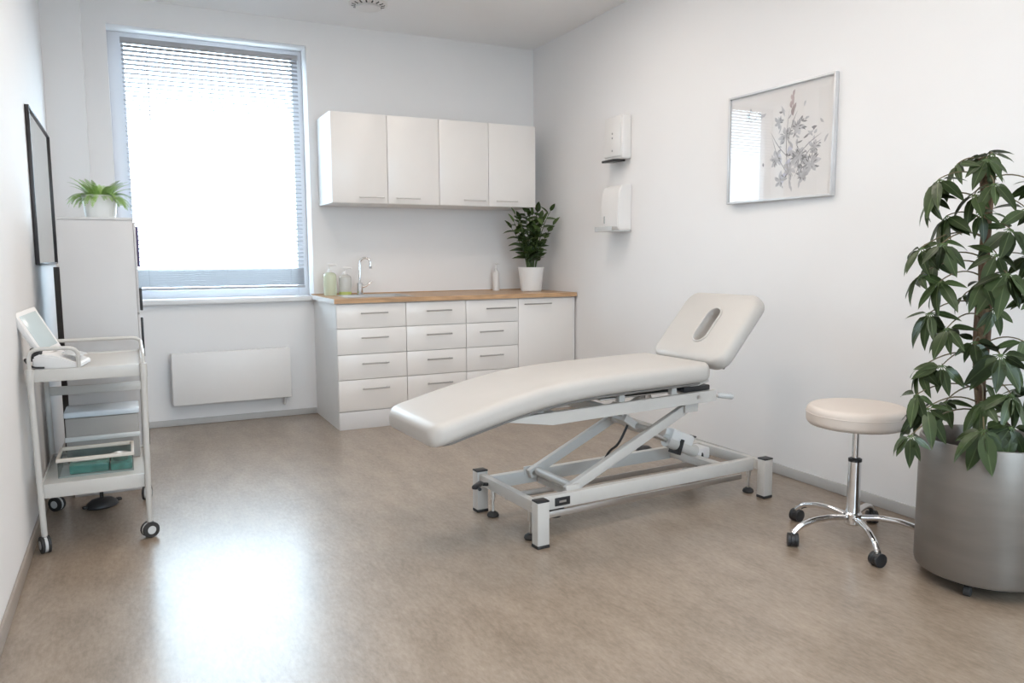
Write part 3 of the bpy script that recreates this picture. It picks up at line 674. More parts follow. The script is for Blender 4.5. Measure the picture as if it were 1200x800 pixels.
def leaf_mesh(name, material, width=0.36, droop=0.25, fold=0.18, nx=5, tip=1.6, petiole=0.0, wave=0.0):
    """leaf of length 1 along +y, x across, z up"""
    bm = new_bm(); rows = []
    for i in range(nx + 1):
        t = i / nx
        w = width / 2 * (math.sin(PI * min(1, t ** 0.8)) ** 0.75) * (1 - 0.25 * t ** tip) if 0 < t < 1 else 0.0
        z = -droop * t * t
        if w <= 0: rows.append([bm.verts.new((0, t, z))])
        else: rows.append([bm.verts.new((-w, t, z - fold * w * -1 + wave * math.sin(t * 9))), bm.verts.new((0, t, z)), bm.verts.new((w, t, z + fold * w + wave * math.cos(t * 8)))])
    for i in range(nx):
        a, b = rows[i], rows[i + 1]
        if len(a) == 1: bm.faces.new((a[0], b[1], b[0])); bm.faces.new((a[0], b[2], b[1]))
        elif len(b) == 1: bm.faces.new((a[0], a[1], b[0])); bm.faces.new((a[1], a[2], b[0]))
        else: bm.faces.new((a[0], a[1], b[1], b[0])); bm.faces.new((a[1], a[2], b[2], b[1]))
    me = bpy.data.meshes.new(name)
    g = bmesh.ops.solidify(bm, geom=list(bm.faces), thickness=0.006)
    bmesh.ops.recalc_face_normals(bm, faces=bm.faces); bm.to_mesh(me); bm.free(); me.materials.append(M[material]); me.shade_smooth(); return me

def orient(loc, d, up, sc):
    d = d.normalized(); x = d.cross(up)
    if x.length < 1e-4: x = Vector((1, 0, 0))
    x.normalize(); z = x.cross(d)
    s = sc if isinstance(sc, tuple) else (sc, sc, sc)
    mm = Matrix((x * s[0], d * s[1], z * s[2])).transposed().to_4x4(); mm.translation = loc; return mm

LU = [leaf_mesh('umbrella_leaflet', 'leaf_umb', 0.39, dr, fo, 6, wave=0.01) for dr, fo in ((0.22, 0.25), (0.42, 0.30), (0.32, 0.12))]
# whorls: photo position of the whorl centre, depth along the view, leaflet length, leaflet count
WH = [(1122, 192, 2.80, .075, 6), (1100, 210, 2.74, .105, 7), (1109, 253, 2.78, .105, 7), (1080, 290, 2.72, .10, 7), (1104, 285, 2.68, .10, 7),
      (1078, 322, 2.76, .095, 6), (1101, 330, 2.70, .10, 6), (1090, 366, 2.74, .105, 8), (1110, 384, 2.68, .10, 7), (1080, 430, 2.76, .095, 7), (1104, 428, 2.70, .10, 7),
      (1086, 478, 2.70, .10, 8), (1067, 510, 2.66, .09, 7), (1108, 470, 2.82, .085, 6), (1156, 186, 2.74, .095, 7), (1165, 215, 2.66, .09, 6), (1150, 250, 2.70, .085, 5),
      (1184, 268, 2.68, .11, 8), (1204, 245, 2.74, .11, 7), (1180, 320, 2.62, .12, 8), (1205, 300, 2.80, .11, 7), (1212, 345, 2.70, .11, 7), (1152, 330, 2.66, .09, 5),
      (1172, 415, 2.60, .12, 9), (1200, 400, 2.72, .11, 7), (1185, 462, 2.62, .11, 8), (1152, 470, 2.66, .10, 7), (1153, 503, 2.58, .115, 8), (1185, 500, 2.60, .10, 7), (1205, 455, 2.76, .10, 6),
      (1152, 182, 2.84, .085, 6), (1163, 180, 2.76, .08, 6), (1215, 215, 2.80, .10, 6), (1130, 345, 2.90, .07, 5), (1142, 228, 2.70, .085, 6), (1168, 298, 2.66, .095, 6), (1142, 400, 2.68, .08, 6), (1165, 362, 2.64, .09, 6), (1074, 462, 2.72, .085, 6), (1095, 305, 2.80, .085, 6), (1092, 232, 2.80, .085, 6)]
pc = Vector((PX, PY, 0)); rnd = random.Random(11)
nleaf = 0
for (wx, wy, dep, L, n) in WH:
    L *= 0.9
    W3 = at(wx, wy, dep) - pc
    # attachment on the trunk a little below or above the whorl
    tt = min(0.98, max(0.08, (W3.z + rnd.uniform(-0.04, 0.05) - tb.z) / (trunk_top.z - tb.z))); P0 = trunk_at(tt)
    out = Vector((W3.x - P0.x, W3.y - P0.y, 0)); dist = out.length
    if dist < 1e-3: out = Vector((-1, -1, 0))
    out.normalize()
    mid = P0.lerp(W3, 0.5) + Vector((0, 0, 0.03 + 0.12 * dist))
    pts = []
    for k in range(9):
        t = k / 8; pts.append(P0 * (1 - t) ** 2 + mid * 2 * t * (1 - t) + W3 * t * t)
    obj('petiole', tube(new_bm(), pts, [0.0032 - 0.0012 * k / 8 for k in range(9)], 6), 'petiole', pt)
    axis = (out * 0.75 + Vector((0, 0, 0.75)) + Vector((rnd.uniform(-.25, .25), rnd.uniform(-.25, .25), 0)) - Vector((B_F.x, B_F.y, 0)) * rnd.uniform(-0.1, 0.4)).normalized()
    s1 = axis.cross(Vector((0.3, 0.9, 0.1))).normalized(); s2 = axis.cross(s1)
    a0 = rnd.uniform(0, 6)
    for i in range(n):
        a = a0 + 2 * PI * i / n + rnd.uniform(-0.15, 0.15)
        rad_ = s1 * math.cos(a) + s2 * math.sin(a)
        d = (rad_ * 0.85 + Vector((rnd.uniform(-.2, .2), rnd.uniform(-.2, .2), -0.68 + rnd.uniform(-.3, .35))) + axis * 0.08).normalized()
        l = L * rnd.uniform(0.78, 1.25) * (1.15 if d.z < -0.6 else 0.92)
        start = W3 + d * L * 0.14
        inst('leaf', LU[i % 3], pt, orient(start, d, axis + Vector((rnd.uniform(-.3, .3), rnd.uniform(-.3, .3), 0.1)), (l * rnd.uniform(0.9, 1.1), l, l)))
        nleaf += 1
    bm = new_bm()
    for i in range(n):
        a = a0 + 2 * PI * i / n; rad_ = s1 * math.cos(a) + s2 * math.sin(a); d = (rad_ * 0.85 + Vector((0, 0, -0.68)) + axis * 0.08).normalized()
        tube(bm, [W3, W3 + d * L * 0.2], 0.0016, 5)
    obj('leaf_stalks', bm, 'gstem', pt)
# small single leaves close to the trunk
for k in range(10):
    t = rnd.uniform(0.15, 0.98); P0 = trunk_at(t); a = rnd.uniform(0, 2 * PI); d = Vector((math.cos(a), math.sin(a), rnd.uniform(-0.9, 0.1)))
    inst('leaf', LU[k % 3], pt, orient(P0 + d * 0.02, d, Vector((0, 0, 1)), rnd.uniform(0.05, 0.085)))

# ------------------------------------------------------------------ plant on the worktop
zz = thing('leafy_plant', 'dark green upright leafy plant in a white pot on the worktop', 'potted plant', (2.885, 5.50, 0.9005))
obj('pot', lathe(new_bm(), [(0, 0), (0.076, 0), (0.082, 0.006), (0.104, 0.185), (0.105, 0.19), (0.101, 0.192), (0.096, 0.188), (0.094, 0.165), (0, 0.165)], 40), 'ceramic', zz)
obj('soil', lathe(new_bm(), [(0, 0.166), (0.092, 0.166), (0.05, 0.174), (0, 0.177)], 24), 'soil', zz)
LZ = [leaf_mesh('glossy_leaflet', 'leaf_zz', 0.52, dr, 0.25, 5) for dr in (0.12, 0.28)]
rnd = random.Random(5)
heads = []
for k in range(13):
    a = 2 * PI * k / 13 * 1.0 + rnd.uniform(-0.2, 0.2); rr = (0.05, 0.15, 0.20)[k % 3] * rnd.uniform(0.85, 1.1)
    heads.append((rr * math.cos(a), rr * math.sin(a) * 0.75, (0.45, 0.40, 0.35)[k % 3] * rnd.uniform(0.92, 1.06) + 0.165))
heads += [(0.165, -0.02, 0.635), (-0.14, 0.0, 0.60), (-0.03, 0.03, 0.62)]
for (hx, hy, hz) in heads:
    b0 = Vector((hx * 0.18, hy * 0.18, 0.16)); h = Vector((hx, hy, hz)); mid = Vector((hx * 0.35, hy * 0.35, hz * 0.72))
    pts = [b0 * (1 - t) ** 2 + mid * 2 * t * (1 - t) + h * t * t for t in [k / 10 for k in range(11)]]
    obj('stem', tube(new_bm(), pts, [0.0045 - 0.003 * k / 10 for k in range(11)], 6), 'gstem', zz)
    nl = 11; ph = rnd.uniform(0, 3)
    for i in range(nl):
        t = 0.18 + 0.82 * i / (nl - 1); k = min(9, int(t * 10)); p = pts[k].lerp(pts[k + 1], t * 10 - k); tg = (pts[k + 1] - pts[k]).normalized()
        s = tg.cross(Vector((math.cos(ph), math.sin(ph), 0.2))).normalized() * (1 if i % 2 else -1)
        d = (s * 0.85 + tg * 0.55 + Vector((0, 0, rnd.uniform(-0.2, 0.15)))) if i < nl - 1 else tg
        l = (0.118 - 0.035 * t) * rnd.uniform(0.9, 1.15)
        inst('leaf', LZ[i % 2], zz, orient(p, d, Vector((0.2 * rnd.uniform(-1, 1), -0.45, 1)), l))

# ------------------------------------------------------------------ tall cabinet on the left with fern
CX0, CX1, CY0, CY1, CZ = -0.297, 0.030, 4.32, 4.92, 1.378
tc_ = thing('tall_cabinet', 'tall plain white side cabinet standing behind the trolley', 'cabinet', ((CX0 + CX1) / 2, CY0, 0))
cw = (CX1 - CX0) / 2
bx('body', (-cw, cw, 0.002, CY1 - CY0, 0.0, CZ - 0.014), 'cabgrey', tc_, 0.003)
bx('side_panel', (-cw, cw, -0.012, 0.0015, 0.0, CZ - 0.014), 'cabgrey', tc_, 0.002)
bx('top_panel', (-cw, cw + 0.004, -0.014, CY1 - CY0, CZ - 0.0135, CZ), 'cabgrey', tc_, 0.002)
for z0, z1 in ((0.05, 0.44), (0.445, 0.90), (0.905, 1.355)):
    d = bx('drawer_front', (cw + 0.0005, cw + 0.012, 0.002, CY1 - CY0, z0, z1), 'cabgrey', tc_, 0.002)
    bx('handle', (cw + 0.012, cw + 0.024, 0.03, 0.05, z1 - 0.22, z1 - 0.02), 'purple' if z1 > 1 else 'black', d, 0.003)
bx('handle', (cw + 0.012, cw + 0.026, 0.03, 0.05, 0.915, 1.03), 'black', tc_, 0.003)
tag(bx('dark_strip', (-0.352, -0.302, 4.70, 4.72, 0.0, 1.135), 'darkgrey', None, 0.002), 'narrow dark upright strip between the tall white cabinet and left wall', 'board')  # thin dark upright sheet in the gap beside the cabinet

fe = thing('potted_fern', 'small bright green fern in a white pot on the tall cabinet', 'potted plant', (-0.112, 4.50, CZ + 0.0005))
obj('pot', lathe(new_bm(), [(0, 0), (0.064, 0), (0.068, 0.004), (0.082, 0.112), (0.083, 0.116), (0.079, 0.116), (0.075, 0.098), (0, 0.098)], 36), 'ceramic', fe)
obj('soil', lathe(new_bm(), [(0, 0.0985), (0.074, 0.0985), (0, 0.106)], 20), 'soil', fe)
def frond_mesh(name, curve, n=17):
    bm = new_bm(); pts = []
    for k in range(n + 1):
        t = k / n; pts.append(Vector((0, math.sin(t * curve) / curve, (1 - math.cos(t * curve)) / curve * -1)))
    tube(bm, pts, [0.010 - 0.007 * k / n for k in range(n + 1)], 4)
    for k in range(2, n + 1):
        t = k / n; p = pts[k]; tg = (pts[k] - pts[k - 1]).normalized(); L = 0.15 * math.sin(PI * min(1, 0.18 + t * 0.80)) + 0.03
        for s in (-1, 1):
            d = (Vector((s, 0, 0.12)) + tg * 0.55).normalized(); w = tg * 0.018
            a = bm.verts.new(p - w * 0.8); b = bm.verts.new(p + d * L * 0.55 - w * 0.9); c = bm.verts.new(p + d * L); e = bm.verts.new(p + d * L * 0.5 + w * 1.1); f = bm.verts.new(p + w)
            bm.faces.new((a, b, c, e, f))
    me = bpy.data.meshes.new(name); bm.to_mesh(me); bm.free(); me.materials.append(M['leaf_fern']); me.shade_smooth(); return me
FM = [frond_mesh('fern_frond', c) for c in (1.5, 2.0, 1.0)]
rnd = random.Random(3)
for k in range(110):
    a = k * 2.399 + rnd.uniform(-0.3, 0.3); el = (0.45, 0.8, 1.2)[k % 3] + rnd.uniform(-0.25, 0.25); L = rnd.uniform(0.085, 0.135)
    d = Vector((math.cos(a) * math.cos(el), math.sin(a) * math.cos(el), math.sin(el)))
    inst('frond', FM[k % 3], fe, orient(Vector((0.045 * math.cos(a), 0.045 * math.sin(a), 0.100)), d, Vector((0, 0, 1)), L))

# ------------------------------------------------------------------ mirror on the left wall
MY0, MY1, MZ0, MZ1 = 4.50, 5.62, 1.148, 1.925
mi = thing('wall_mirror', 'black framed mirror hanging on the left wall', 'mirror', (XL, (MY0 + MY1) / 2, MZ0))
hy = (MY1 - MY0) / 2; hz = MZ1 - MZ0; FW = 0.010
bx('frame_side', (0.001, 0.021, -hy, -hy + FW, 0, hz), 'blackframe', mi, 0.002); bx('frame_side', (0.001, 0.021, hy - FW, hy, 0, hz), 'blackframe', mi, 0.002)
bx('frame_top', (0.001, 0.021, -hy + FW, hy - FW, hz - FW, hz), 'blackframe', mi, 0.002); bx('frame_bottom', (0.001, 0.021, -hy + FW, hy - FW, 0, FW), 'blackframe', mi, 0.002)
bx('mirror_glass', (0.004, 0.012, -hy + FW, hy - FW, FW, hz - FW), 'mirror', mi)

# ------------------------------------------------------------------ trolley
KX0, KX1, KY0, KY1 = -0.372, 0.036, 3.535, 4.120
kx, ky = (KX0 + KX1) / 2, (KY0 + KY1) / 2
tr_ = thing('trolley', 'white two tier metal trolley on casters by the left wall', 'trolley', (kx, ky, 0))
a, b = (KX1 - KX0) / 2, (KY1 - KY0) / 2
def tray(name, z0, z1, fl, ins):
    A_, B_ = a - ins, b - ins
    bm = new_bm()
    box(bm, -A_, A_, -B_, -B_ + 0.006, z0, z1, 0.002); box(bm, -A_, A_, B_ - 0.006, B_, z0, z1, 0.002)
    box(bm, -A_, -A_ + 0.006, -B_, B_, z0, z1, 0.002); box(bm, A_ - 0.006, A_, -B_, B_, z0, z1, 0.002)
    o = obj(name + '_rim', bm, 'cartwhite', tr_)
    bx(name + '_panel', (-A_ + 0.006, A_ - 0.006, -B_ + 0.006, B_ - 0.006, fl - 0.004, fl), 'cartwhite', o)
    return o
tray('top_tray', 0.692, 0.742, 0.735, 0.006); tray('bottom_tray', 0.218, 0.276, 0.262, 0.010)
for sx in (-1, 1):
    for sy in (-1, 1):
        x, y = sx * (a - 0.002), sy * (b - 0.002); xb = sx * (a - 0.012)
        lg = obj('leg', tube(new_bm(), [(x, y, 0.742), (x, y, 0.70), (xb, y, 0.075), (xb, y, 0.066)], [0.012, 0.0125, 0.0115, 0.010], 12), 'cartwhite', tr_)
        bm = new_bm(); tube(bm, [(x, y, 0.688), (x, y, 0.745)], 0.0145, 12); obj('corner_clamp', bm, 'cartwhite', lg)
        caster(tr_, xb, y, 0.034, 0.036, (1.9, 2.5, 0.4, 1.3)[(sx + 1) + (sy + 1) // 2] if True else 0, 0.075, 'rubber', 'greyplastic')
x = a - 0.002; y = b - 0.002
obj('back_rail', tube(new_bm(), bend_path([(-x, y, 0.74), (-x, y, 0.800), (x, y, 0.800), (x, y, 0.74)], 0.05, 6), 0.0085, 10), 'cartwhite', tr_)
obj('front_handle', tube(new_bm(), bend_path([(-x, -y, 0.74), (-x, -y, 0.824), (-x + 0.17, -y, 0.824), (-x + 0.17, -y + 0.02, 0.736)], 0.04, 6), 0.008, 10), 'cartwhite', tr_)
obj('side_rail', tube(new_bm(), bend_path([(x, -y, 0.74), (x, -y, 0.785), (x, y, 0.785), (x, y, 0.742)], 0.05, 6), 0.007, 10), 'cartwhite', tr_)
obj('middle_bar', box(new_bm(), -x + 0.012, x - 0.010, y - 0.01, y + 0.004, 0.548, 0.588, bev=0.002), 'cartwhite', tr_)

# device with tilted screen on the trolley
dv = thing('monitor_device', 'white desktop device with tilted pale screen on the trolley top', 'medical device', (-0.275, 3.66, 0.7355), R(-10))
bm = new_bm()
sec = [(-0.075, 0.0), (0.085, 0.0), (0.095, 0.008), (0.09, 0.018), (0.02, 0.05), (-0.05, 0.062), (-0.075, 0.05)]
A = [bm.verts.new((x, -0.085, z)) for x, z in sec]; B = [bm.verts.new((x, 0.12, z)) for x, z in sec]
for k in range(len(sec)): bm.faces.new((A[k], A[(k + 1) % len(sec)], B[(k + 1) % len(sec)], B[k]))
bm.faces.new(A[::-1]); bm.faces.new(B); bmesh.ops.bevel(bm, geom=list(bm.edges), offset=0.006, segments=2, affect='EDGES')
obj('device_base', bm, 'whiteplastic', dv)
sm = Matrix.Translation((-0.035, 0.02, 0.055)) @ Matrix.Rotation(R(-28), 4, 'Y') @ Matrix.Rotation(R(-22), 4, 'Z')
sc = obj('screen_housing', box(new_bm(), -0.014, 0.014, -0.065, 0.065, 0.0, 0.20, bev=0.008), 'whiteplastic', dv); sc.matrix_local = sm
bx('screen', (0.0135, 0.0152, -0.05, 0.05, 0.025, 0.18), 'screen', sc, 0.0005)
bx('keypad', (-0.004, 0.06, -0.06, 0.08, 0.052, 0.054), 'greyplastic', dv)
bpy.data.objects['keypad'].matrix_local = Matrix.Translation((0.012, 0.0, 0.013)) @ Matrix.Rotation(R(19), 4, 'Y')
obj('rear_hinge', box(new_bm(), -0.09, -0.05, -0.06, 0.09, 0.03, 0.085, bev=0.006), 'black', dv)
obj('cable', tube(new_bm(), bend_path([(-0.08, -0.04, 0.03), (-0.11, -0.085, 0.05), (-0.075, -0.10, 0.012), (-0.03, -0.098, 0.010)], 0.03), 0.004, 8), 'black', dv)

# box device on the lower tray
gb = thing('storage_case', 'grey case with pale blue lid standing on the lower trolley tray', 'case', (-0.145, 4.02, 0.2622))
bx('case_body', (-0.145, 0.150, -0.10, 0.085, 0.0, 0.205), 'greybox', gb, 0.006)
ld = bx('lid', (-0.150, 0.155, -0.105, 0.088, 0.206, 0.234), 'paleblue', gb, 0.008)
bx('front_lip', (-0.15, 0.155, -0.112, -0.1005, 0.100, 0.122), 'greyplastic', gb, 0.003)
# clear instrument tray with packets in front
it = thing('instrument_tray', 'clear plastic tray with cream rim in front of grey case', 'tray', (-0.165, 3.79, 0.2622))
bx('tray_base', (-0.14, 0.135, -0.11, 0.10, 0.0, 0.004), 'greyplastic', it)
bm = new_bm()
box(bm, -0.145, 0.14, -0.115, -0.111, 0.0, 0.075); box(bm, -0.145, 0.14, 0.101, 0.105, 0.0, 0.075); box(bm, -0.145, -0.141, -0.111, 0.101, 0, 0.075); box(bm, 0.136, 0.14, -0.111, 0.101, 0, 0.075)
obj('tray_wall', bm, pane_mat('clear_acrylic', (0.86, 0.90, 0.90), 0.06, 0.05), it)
bm = new_bm()
for (x0, x1, y0, y1) in ((-0.15, 0.145, -0.122, -0.110), (-0.15, 0.145, 0.100, 0.112), (-0.15, -0.138, -0.11, 0.10), (0.133, 0.145, -0.11, 0.10)): box(bm, x0, x1, y0, y1, 0.068, 0.084, 0.003)
obj('tray_rim', bm, 'cream', it)
rnd = random.Random(2)
PKL = ['teal paper packet lying at the bottom of the instrument tray', 'second teal packet lying crosswise in the instrument tray', 'silver instrument lying uppermost in the instrument tray', 'black handled instrument at the back of the instrument tray']
tag(bx('packet', (-0.27, -0.12, 3.70, 3.83, 0.2668, 0.305), 'teal', None, 0.006), PKL[0], 'packet', 'contents of the instrument tray')
tag(bx('packet', (-0.115, -0.03, 3.69, 3.83, 0.2668, 0.295), 'teal', None, 0.006), PKL[1], 'packet', 'contents of the instrument tray')
tag(obj('instrument', tube(new_bm(), [(-0.26, 3.745, 0.3115), (-0.18, 3.75, 0.313), (-0.13, 3.76, 0.312), (-0.125, 3.76, 0.312)], [0.004, 0.006, 0.005, 0.001], 8), 'steel'), PKL[2], 'instrument', 'contents of the instrument tray')
tag(obj('instrument', tube(new_bm(), [(-0.27, 3.86, 0.276), (-0.20, 3.865, 0.277), (-0.06, 3.87, 0.276)], [0.007, 0.009, 0.005], 8), 'black'), PKL[3], 'instrument', 'contents of the instrument tray')

tag(obj('steel_dish', lathe(new_bm(), [(0, 0), (0.028, 0), (0.038, 0.03), (0.036, 0.03), (0.026, 0.003), (0, 0.003)], 24, (-0.075, 3.76, 0.296)), 'steel'), 'small steel dish standing on a packet in the instrument tray', 'dish', 'contents of the instrument tray')
# foot switch under the trolley
fs = thing('foot_switch', 'black oval foot switch on the floor under the trolley', 'foot switch', (-0.172, 4.09, 0), R(25))
bm = new_bm(); lathe(bm, [(0, 0), (0.066, 0), (0.074, 0.008), (0.068, 0.024), (0.045, 0.040), (0, 0.046)], 28); bmesh.ops.scale(bm, vec=(1.0, 0.72, 1), verts=bm.verts)
obj('switch_body', bm, 'black', fs)
obj('switch_stem', tube(new_bm(), bend_path([(0.0, 0, 0.04), (0.0, 0, 0.085), (0.01, 0.06, 0.10)], 0.03), 0.009, 8), 'rubber', fs)
obj('side_tab', box(new_bm(), 0.06, 0.09, -0.012, 0.012, 0.012, 0.026, bev=0.004), 'rubber', fs)
obj('side_tab', box(new_bm(), -0.088, -0.06, -0.012, 0.012, 0.008, 0.020, bev=0.004), 'rubber', fs)

# ------------------------------------------------------------------ right wall: dispensers and picture
sd = thing('soap_dispenser', 'white wall soap dispenser with black push spout, upper of two', 'dispenser', (XR, 4.552, 1.822))
bx('housing', (-0.074, -0.0005, -0.112, 0.112, 0.012, 0.303), 'whiteplastic', sd, 0.010, 3)
bx('front_cover', (-0.082, -0.0745, -0.098, 0.098, 0.03, 0.29), 'whiteplastic', sd, 0.003)
for z in (0.155, 0.185, 0.07):
    obj('indicator_window', tube(new_bm(), [(-0.0815, 0.0, z), (-0.0835, 0.0, z)], 0.007, 12), 'handle', sd)
obj('push_spout', box(new_bm(), -0.115, -0.01, -0.055, 0.085, -0.004, 0.013, bev=0.005, rot=(0, R(-4), 0)), 'black', sd)
td = thing('towel_dispenser', 'white wall paper towel dispenser with grey tray, lower of two', 'dispenser', (XR, 4.535, 1.350))
bm = new_bm(); prof2 = [(-0.0005, 0.0), (-0.095, 0.0), (-0.112, 0.02), (-0.114, 0.16), (-0.105, 0.26), (-0.085, 0.30), (-0.06, 0.308), (-0.0005, 0.308)]
A = [bm.verts.new((x, -0.105, z)) for x, z in prof2]; B = [bm.verts.new((x, 0.105, z)) for x, z in prof2]
for k in range(len(prof2)): bm.faces.new((A[k], A[(k + 1) % len(prof2)], B[(k + 1) % len(prof2)], B[k]))
bm.faces.new(A[::-1]); bm.faces.new(B); bmesh.ops.bevel(bm, geom=list(bm.edges), offset=0.006, segments=3, affect='EDGES')
obj('housing', bm, 'whiteplastic', td)
obj('level_window', box(new_bm(), -0.1165, -0.112, 0.055, 0.065, 0.05, 0.10, bev=0.001), 'handle', td)
bm = new_bm(); box(bm, -0.150, -0.0005, -0.105, 0.12, -0.006, 0.0, bev=0.002); box(bm, -0.155, -0.150, -0.09, 0.12, -0.006, 0.028, bev=0.002)
obj('catch_tray', bm, 'greyplastic', td)

pc_ = thing('framed_picture', 'silver framed grey botanical drawing behind glass on the right wall', 'picture', (XR, 3.088, 1.462))
PWh, PH = 0.362, 0.585
rot = Matrix.Rotation(R(1.2), 4, 'Z') @ Matrix.Translation((-0.011, 0, 0))
def pbox(name, d, mt, parent=pc_, bev=0.0):
    o = bx(name, d, mt, parent, bev); o.matrix_local = rot if parent is pc_ else Matrix.Identity(4); return o
FWp = 0.011
pbox('frame_side', (-0.024, 0.001, -PWh, -PWh + FWp, 0, PH), 'silverframe', bev=0.002); pbox('frame_side', (-0.024, 0.001, PWh - FWp, PWh, 0, PH), 'silverframe', bev=0.002)
pbox('frame_top', (-0.024, 0.001, -PWh + FWp, PWh - FWp, PH - FWp, PH), 'silverframe', bev=0.002); pbox('frame_bottom', (-0.024, 0.001, -PWh + FWp, PWh - FWp, 0, FWp), 'silverframe', bev=0.002)
paper = pbox('paper', (-0.008, -0.004, -PWh + FWp, PWh - FWp, FWp, PH - FWp), 'paper')
pbox('glass_pane', (-0.016, -0.0135, -PWh + FWp, PWh - FWp, FWp, PH - FWp), 'pglass')
# the drawing: flat ink shapes on the paper; u runs left to right as seen (towards -y), v up
def stroke(bm, u, v, L, w, ang, x=-0.0083):
    n = 6; pts = []
    for s in (1, -1):
        for k in (range(n + 1) if s == 1 else range(n - 1, 0, -1)):
            t = k / n; ww = s * w / 2 * math.sin(PI * t) ** 0.8; l = L * t + 0.0
            pts.append((l, ww + 0.06 * L * math.sin(PI * t)))
    ca, sa = math.cos(ang), math.sin(ang); vs_ = []
    for l, ww in pts:
        uu = u + l * ca - ww * sa; vv = v + l * sa + ww * ca
        uu = max(0.025, min(0.70, uu)); vv = max(0.022, min(PH - 0.022, vv))
        vs_.append(bm.verts.new((x, PWh - uu, vv)))
    bm.faces.new(vs_)
rnd = random.Random(21)
inkb, washb, budb, lilb = new_bm(), new_bm(), new_bm(), new_bm()
def flower(u, v, r, nb, b, ink, x):
    for k in range(nb):
        an = 2 * PI * k / nb + rnd.uniform(-.3, .3); stroke(b, u, v, r * rnd.uniform(.7, 1.2), r * 0.45, an, x - rnd.uniform(0, 0.0002))
    for k in range(ink):
        an = rnd.uniform(0, 2 * PI); o_ = rnd.uniform(0.1, 0.7) * r
        stroke(inkb, u + o_ * math.cos(an), v + o_ * math.sin(an), r * rnd.uniform(.25, .6), r * rnd.uniform(.05, .14), an + rnd.uniform(-.8, .8), -0.0087 - rnd.uniform(0, 0.0002))
for (u, v, r, nb, ik) in ((0.485, 0.36, 0.055, 6, 14), (0.41, 0.33, 0.05, 6, 8), (0.50, 0.21, 0.065, 7, 20), (0.575, 0.17, 0.06, 6, 16), (0.53, 0.12, 0.05, 6, 12), (0.36, 0.40, 0.04, 5, 6), (0.35, 0.22, 0.05, 6, 8), (0.38, 0.10, 0.045, 5, 6), (0.60, 0.25, 0.045, 5, 9), (0.44, 0.15, 0.045, 5, 6)):
    flower(u, v, r, nb, washb, ik, -0.0083)
for (u, v, L, an) in ((0.45, 0.06, 0.40, 1.62), (0.47, 0.10, 0.22, 0.9), (0.44, 0.12, 0.25, 2.1), (0.48, 0.2, 0.2, 0.6), (0.45, 0.2, 0.22, 2.3), (0.43, 0.30, 0.16, 1.2)):
    stroke(inkb, u, v, L, 0.004, an, -0.0086)
for k in range(60):
    u = rnd.gauss(0.47, 0.10); v = rnd.uniform(0.07, 0.47)
    stroke(washb if k % 3 else inkb, u, v, rnd.uniform(0.02, 0.05), rnd.uniform(0.006, 0.016), rnd.uniform(0, 2 * PI), -0.0082 - k * 0.000004)
for k in range(9): stroke(budb, 0.445 + rnd.uniform(-.012, .012), 0.42 + k * 0.013, 0.045 - k * 0.002, 0.02 - k * 0.001, PI / 2 + rnd.uniform(-.5, .5), -0.0086 - k * 0.00001)
for k in range(5): stroke(lilb, 0.40 + rnd.uniform(-.03, .03), 0.08 + k * 0.035, 0.07, 0.03, PI / 2 + rnd.uniform(-.6, .6), -0.0081)
for k in range(12): stroke(washb, 0.17 + rnd.uniform(-.06, .10), 0.46 + rnd.uniform(-.03, .03), 0.03, 0.012, rnd.uniform(0, 6), -0.0085)
for nm, b_, mt in (('ink_strokes', inkb, 'ink'), ('wash_petals', washb, 'wash'), ('rose_bud', budb, 'bud'), ('lilac_wash', lilb, 'lilac')):
    me = bpy.data.meshes.new(nm); b_.to_mesh(me); b_.free(); me.materials.append(M[mt]); o = bpy.data.objects.new(nm, me); COL.objects.link(o); o.parent = paper

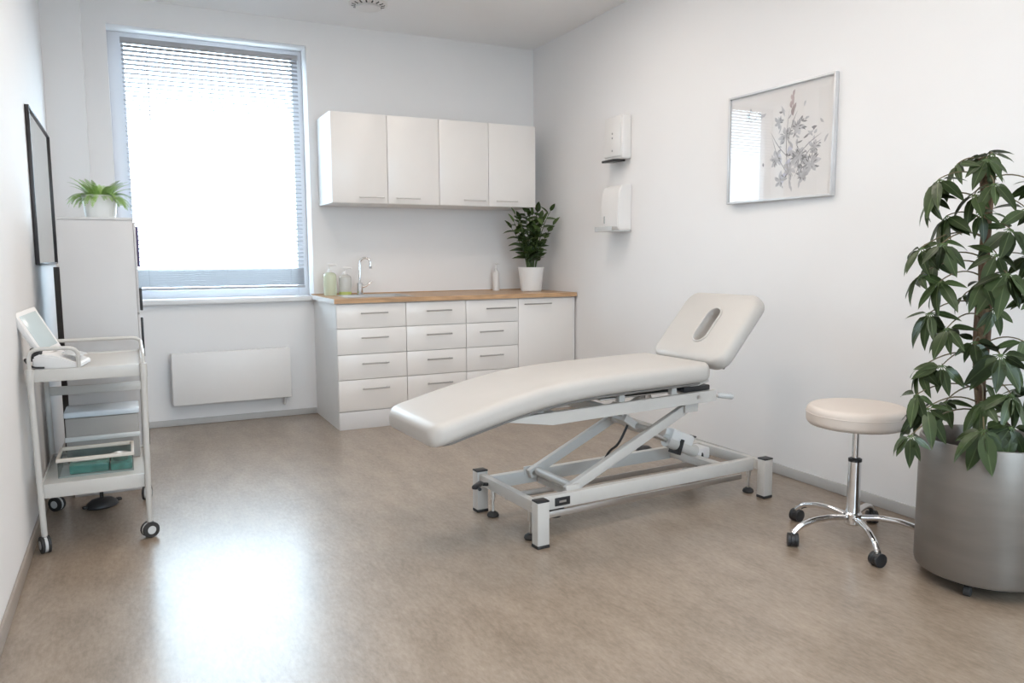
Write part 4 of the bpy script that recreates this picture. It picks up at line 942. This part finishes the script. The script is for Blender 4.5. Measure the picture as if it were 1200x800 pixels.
# ------------------------------------------------------------------ ceiling: vent and added fill lamps
ve = thing('ceiling_vent', 'round white ceiling vent with dark slots near the window', 'vent', (1.545, 5.30, HC))
obj('flange', lathe(new_bm(), [(0, -0.001), (0.13, -0.001), (0.13, -0.006), (0.10, -0.016), (0, -0.016)], 40), 'whiteplastic', ve)
obj('cone', lathe(new_bm(), [(0, -0.0165), (0.075, -0.0165), (0.085, -0.034), (0.05, -0.044), (0, -0.046)], 32), 'whiteplastic', ve)
for k in range(16):
    a = 2 * PI * k / 16; d = Vector((math.cos(a), math.sin(a), 0))
    obj('vent_slot', beam(new_bm(), d * 0.086 + Vector((0, 0, -0.018)), d * 0.112 + Vector((0, 0, -0.0125)), 0.010, 0.005, 0.001), 'slot', ve)

FILL_LAMPS = [(0.80, 3.95, 'added square ceiling fill lamp nearest the window and trolley'), (1.95, 3.95, 'added square ceiling fill lamp nearest the worktop and dispensers'),
         (0.80, 2.2, 'added square ceiling fill lamp in the middle row on the left wall side'), (1.85, 2.2, 'added square ceiling fill lamp in the middle row on the picture side'),
         (0.80, 0.2, 'added square ceiling fill lamp over the viewer on the left wall side'), (1.85, 0.2, 'added square ceiling fill lamp over the viewer on the picture side')]
for (lx, ly, lab) in FILL_LAMPS:  # unseen panels, added to even out the room light
    la = thing('fill_lamp', lab, 'lamp', (lx, ly, HC), group='added square ceiling fill lamps')
    for (x0, x1, y0, y1) in ((-0.30, 0.30, -0.30, -0.285), (-0.30, 0.30, 0.285, 0.30), (-0.30, -0.285, -0.285, 0.285), (0.285, 0.30, -0.285, 0.285)):
        bx('fill_lamp_frame', (x0, x1, y0, y1, -0.014, -0.0005), 'whiteplastic', la, 0.002)
    bx('diffuser', (-0.285, 0.285, -0.285, 0.285, -0.009, -0.0005), 'fill_glow', la)
    ld_ = bpy.data.lights.new('fill_lamp_light', 'AREA'); ld_.shape = 'SQUARE'; ld_.size = 0.56; ld_.energy = FILL_LAMP_W; ld_.color = (1.0, 0.85, 0.72)
    lo_ = bpy.data.objects.new('fill_lamp_light', ld_); COL.objects.link(lo_); lo_.parent = la; lo_.location = (0, 0, -0.012)
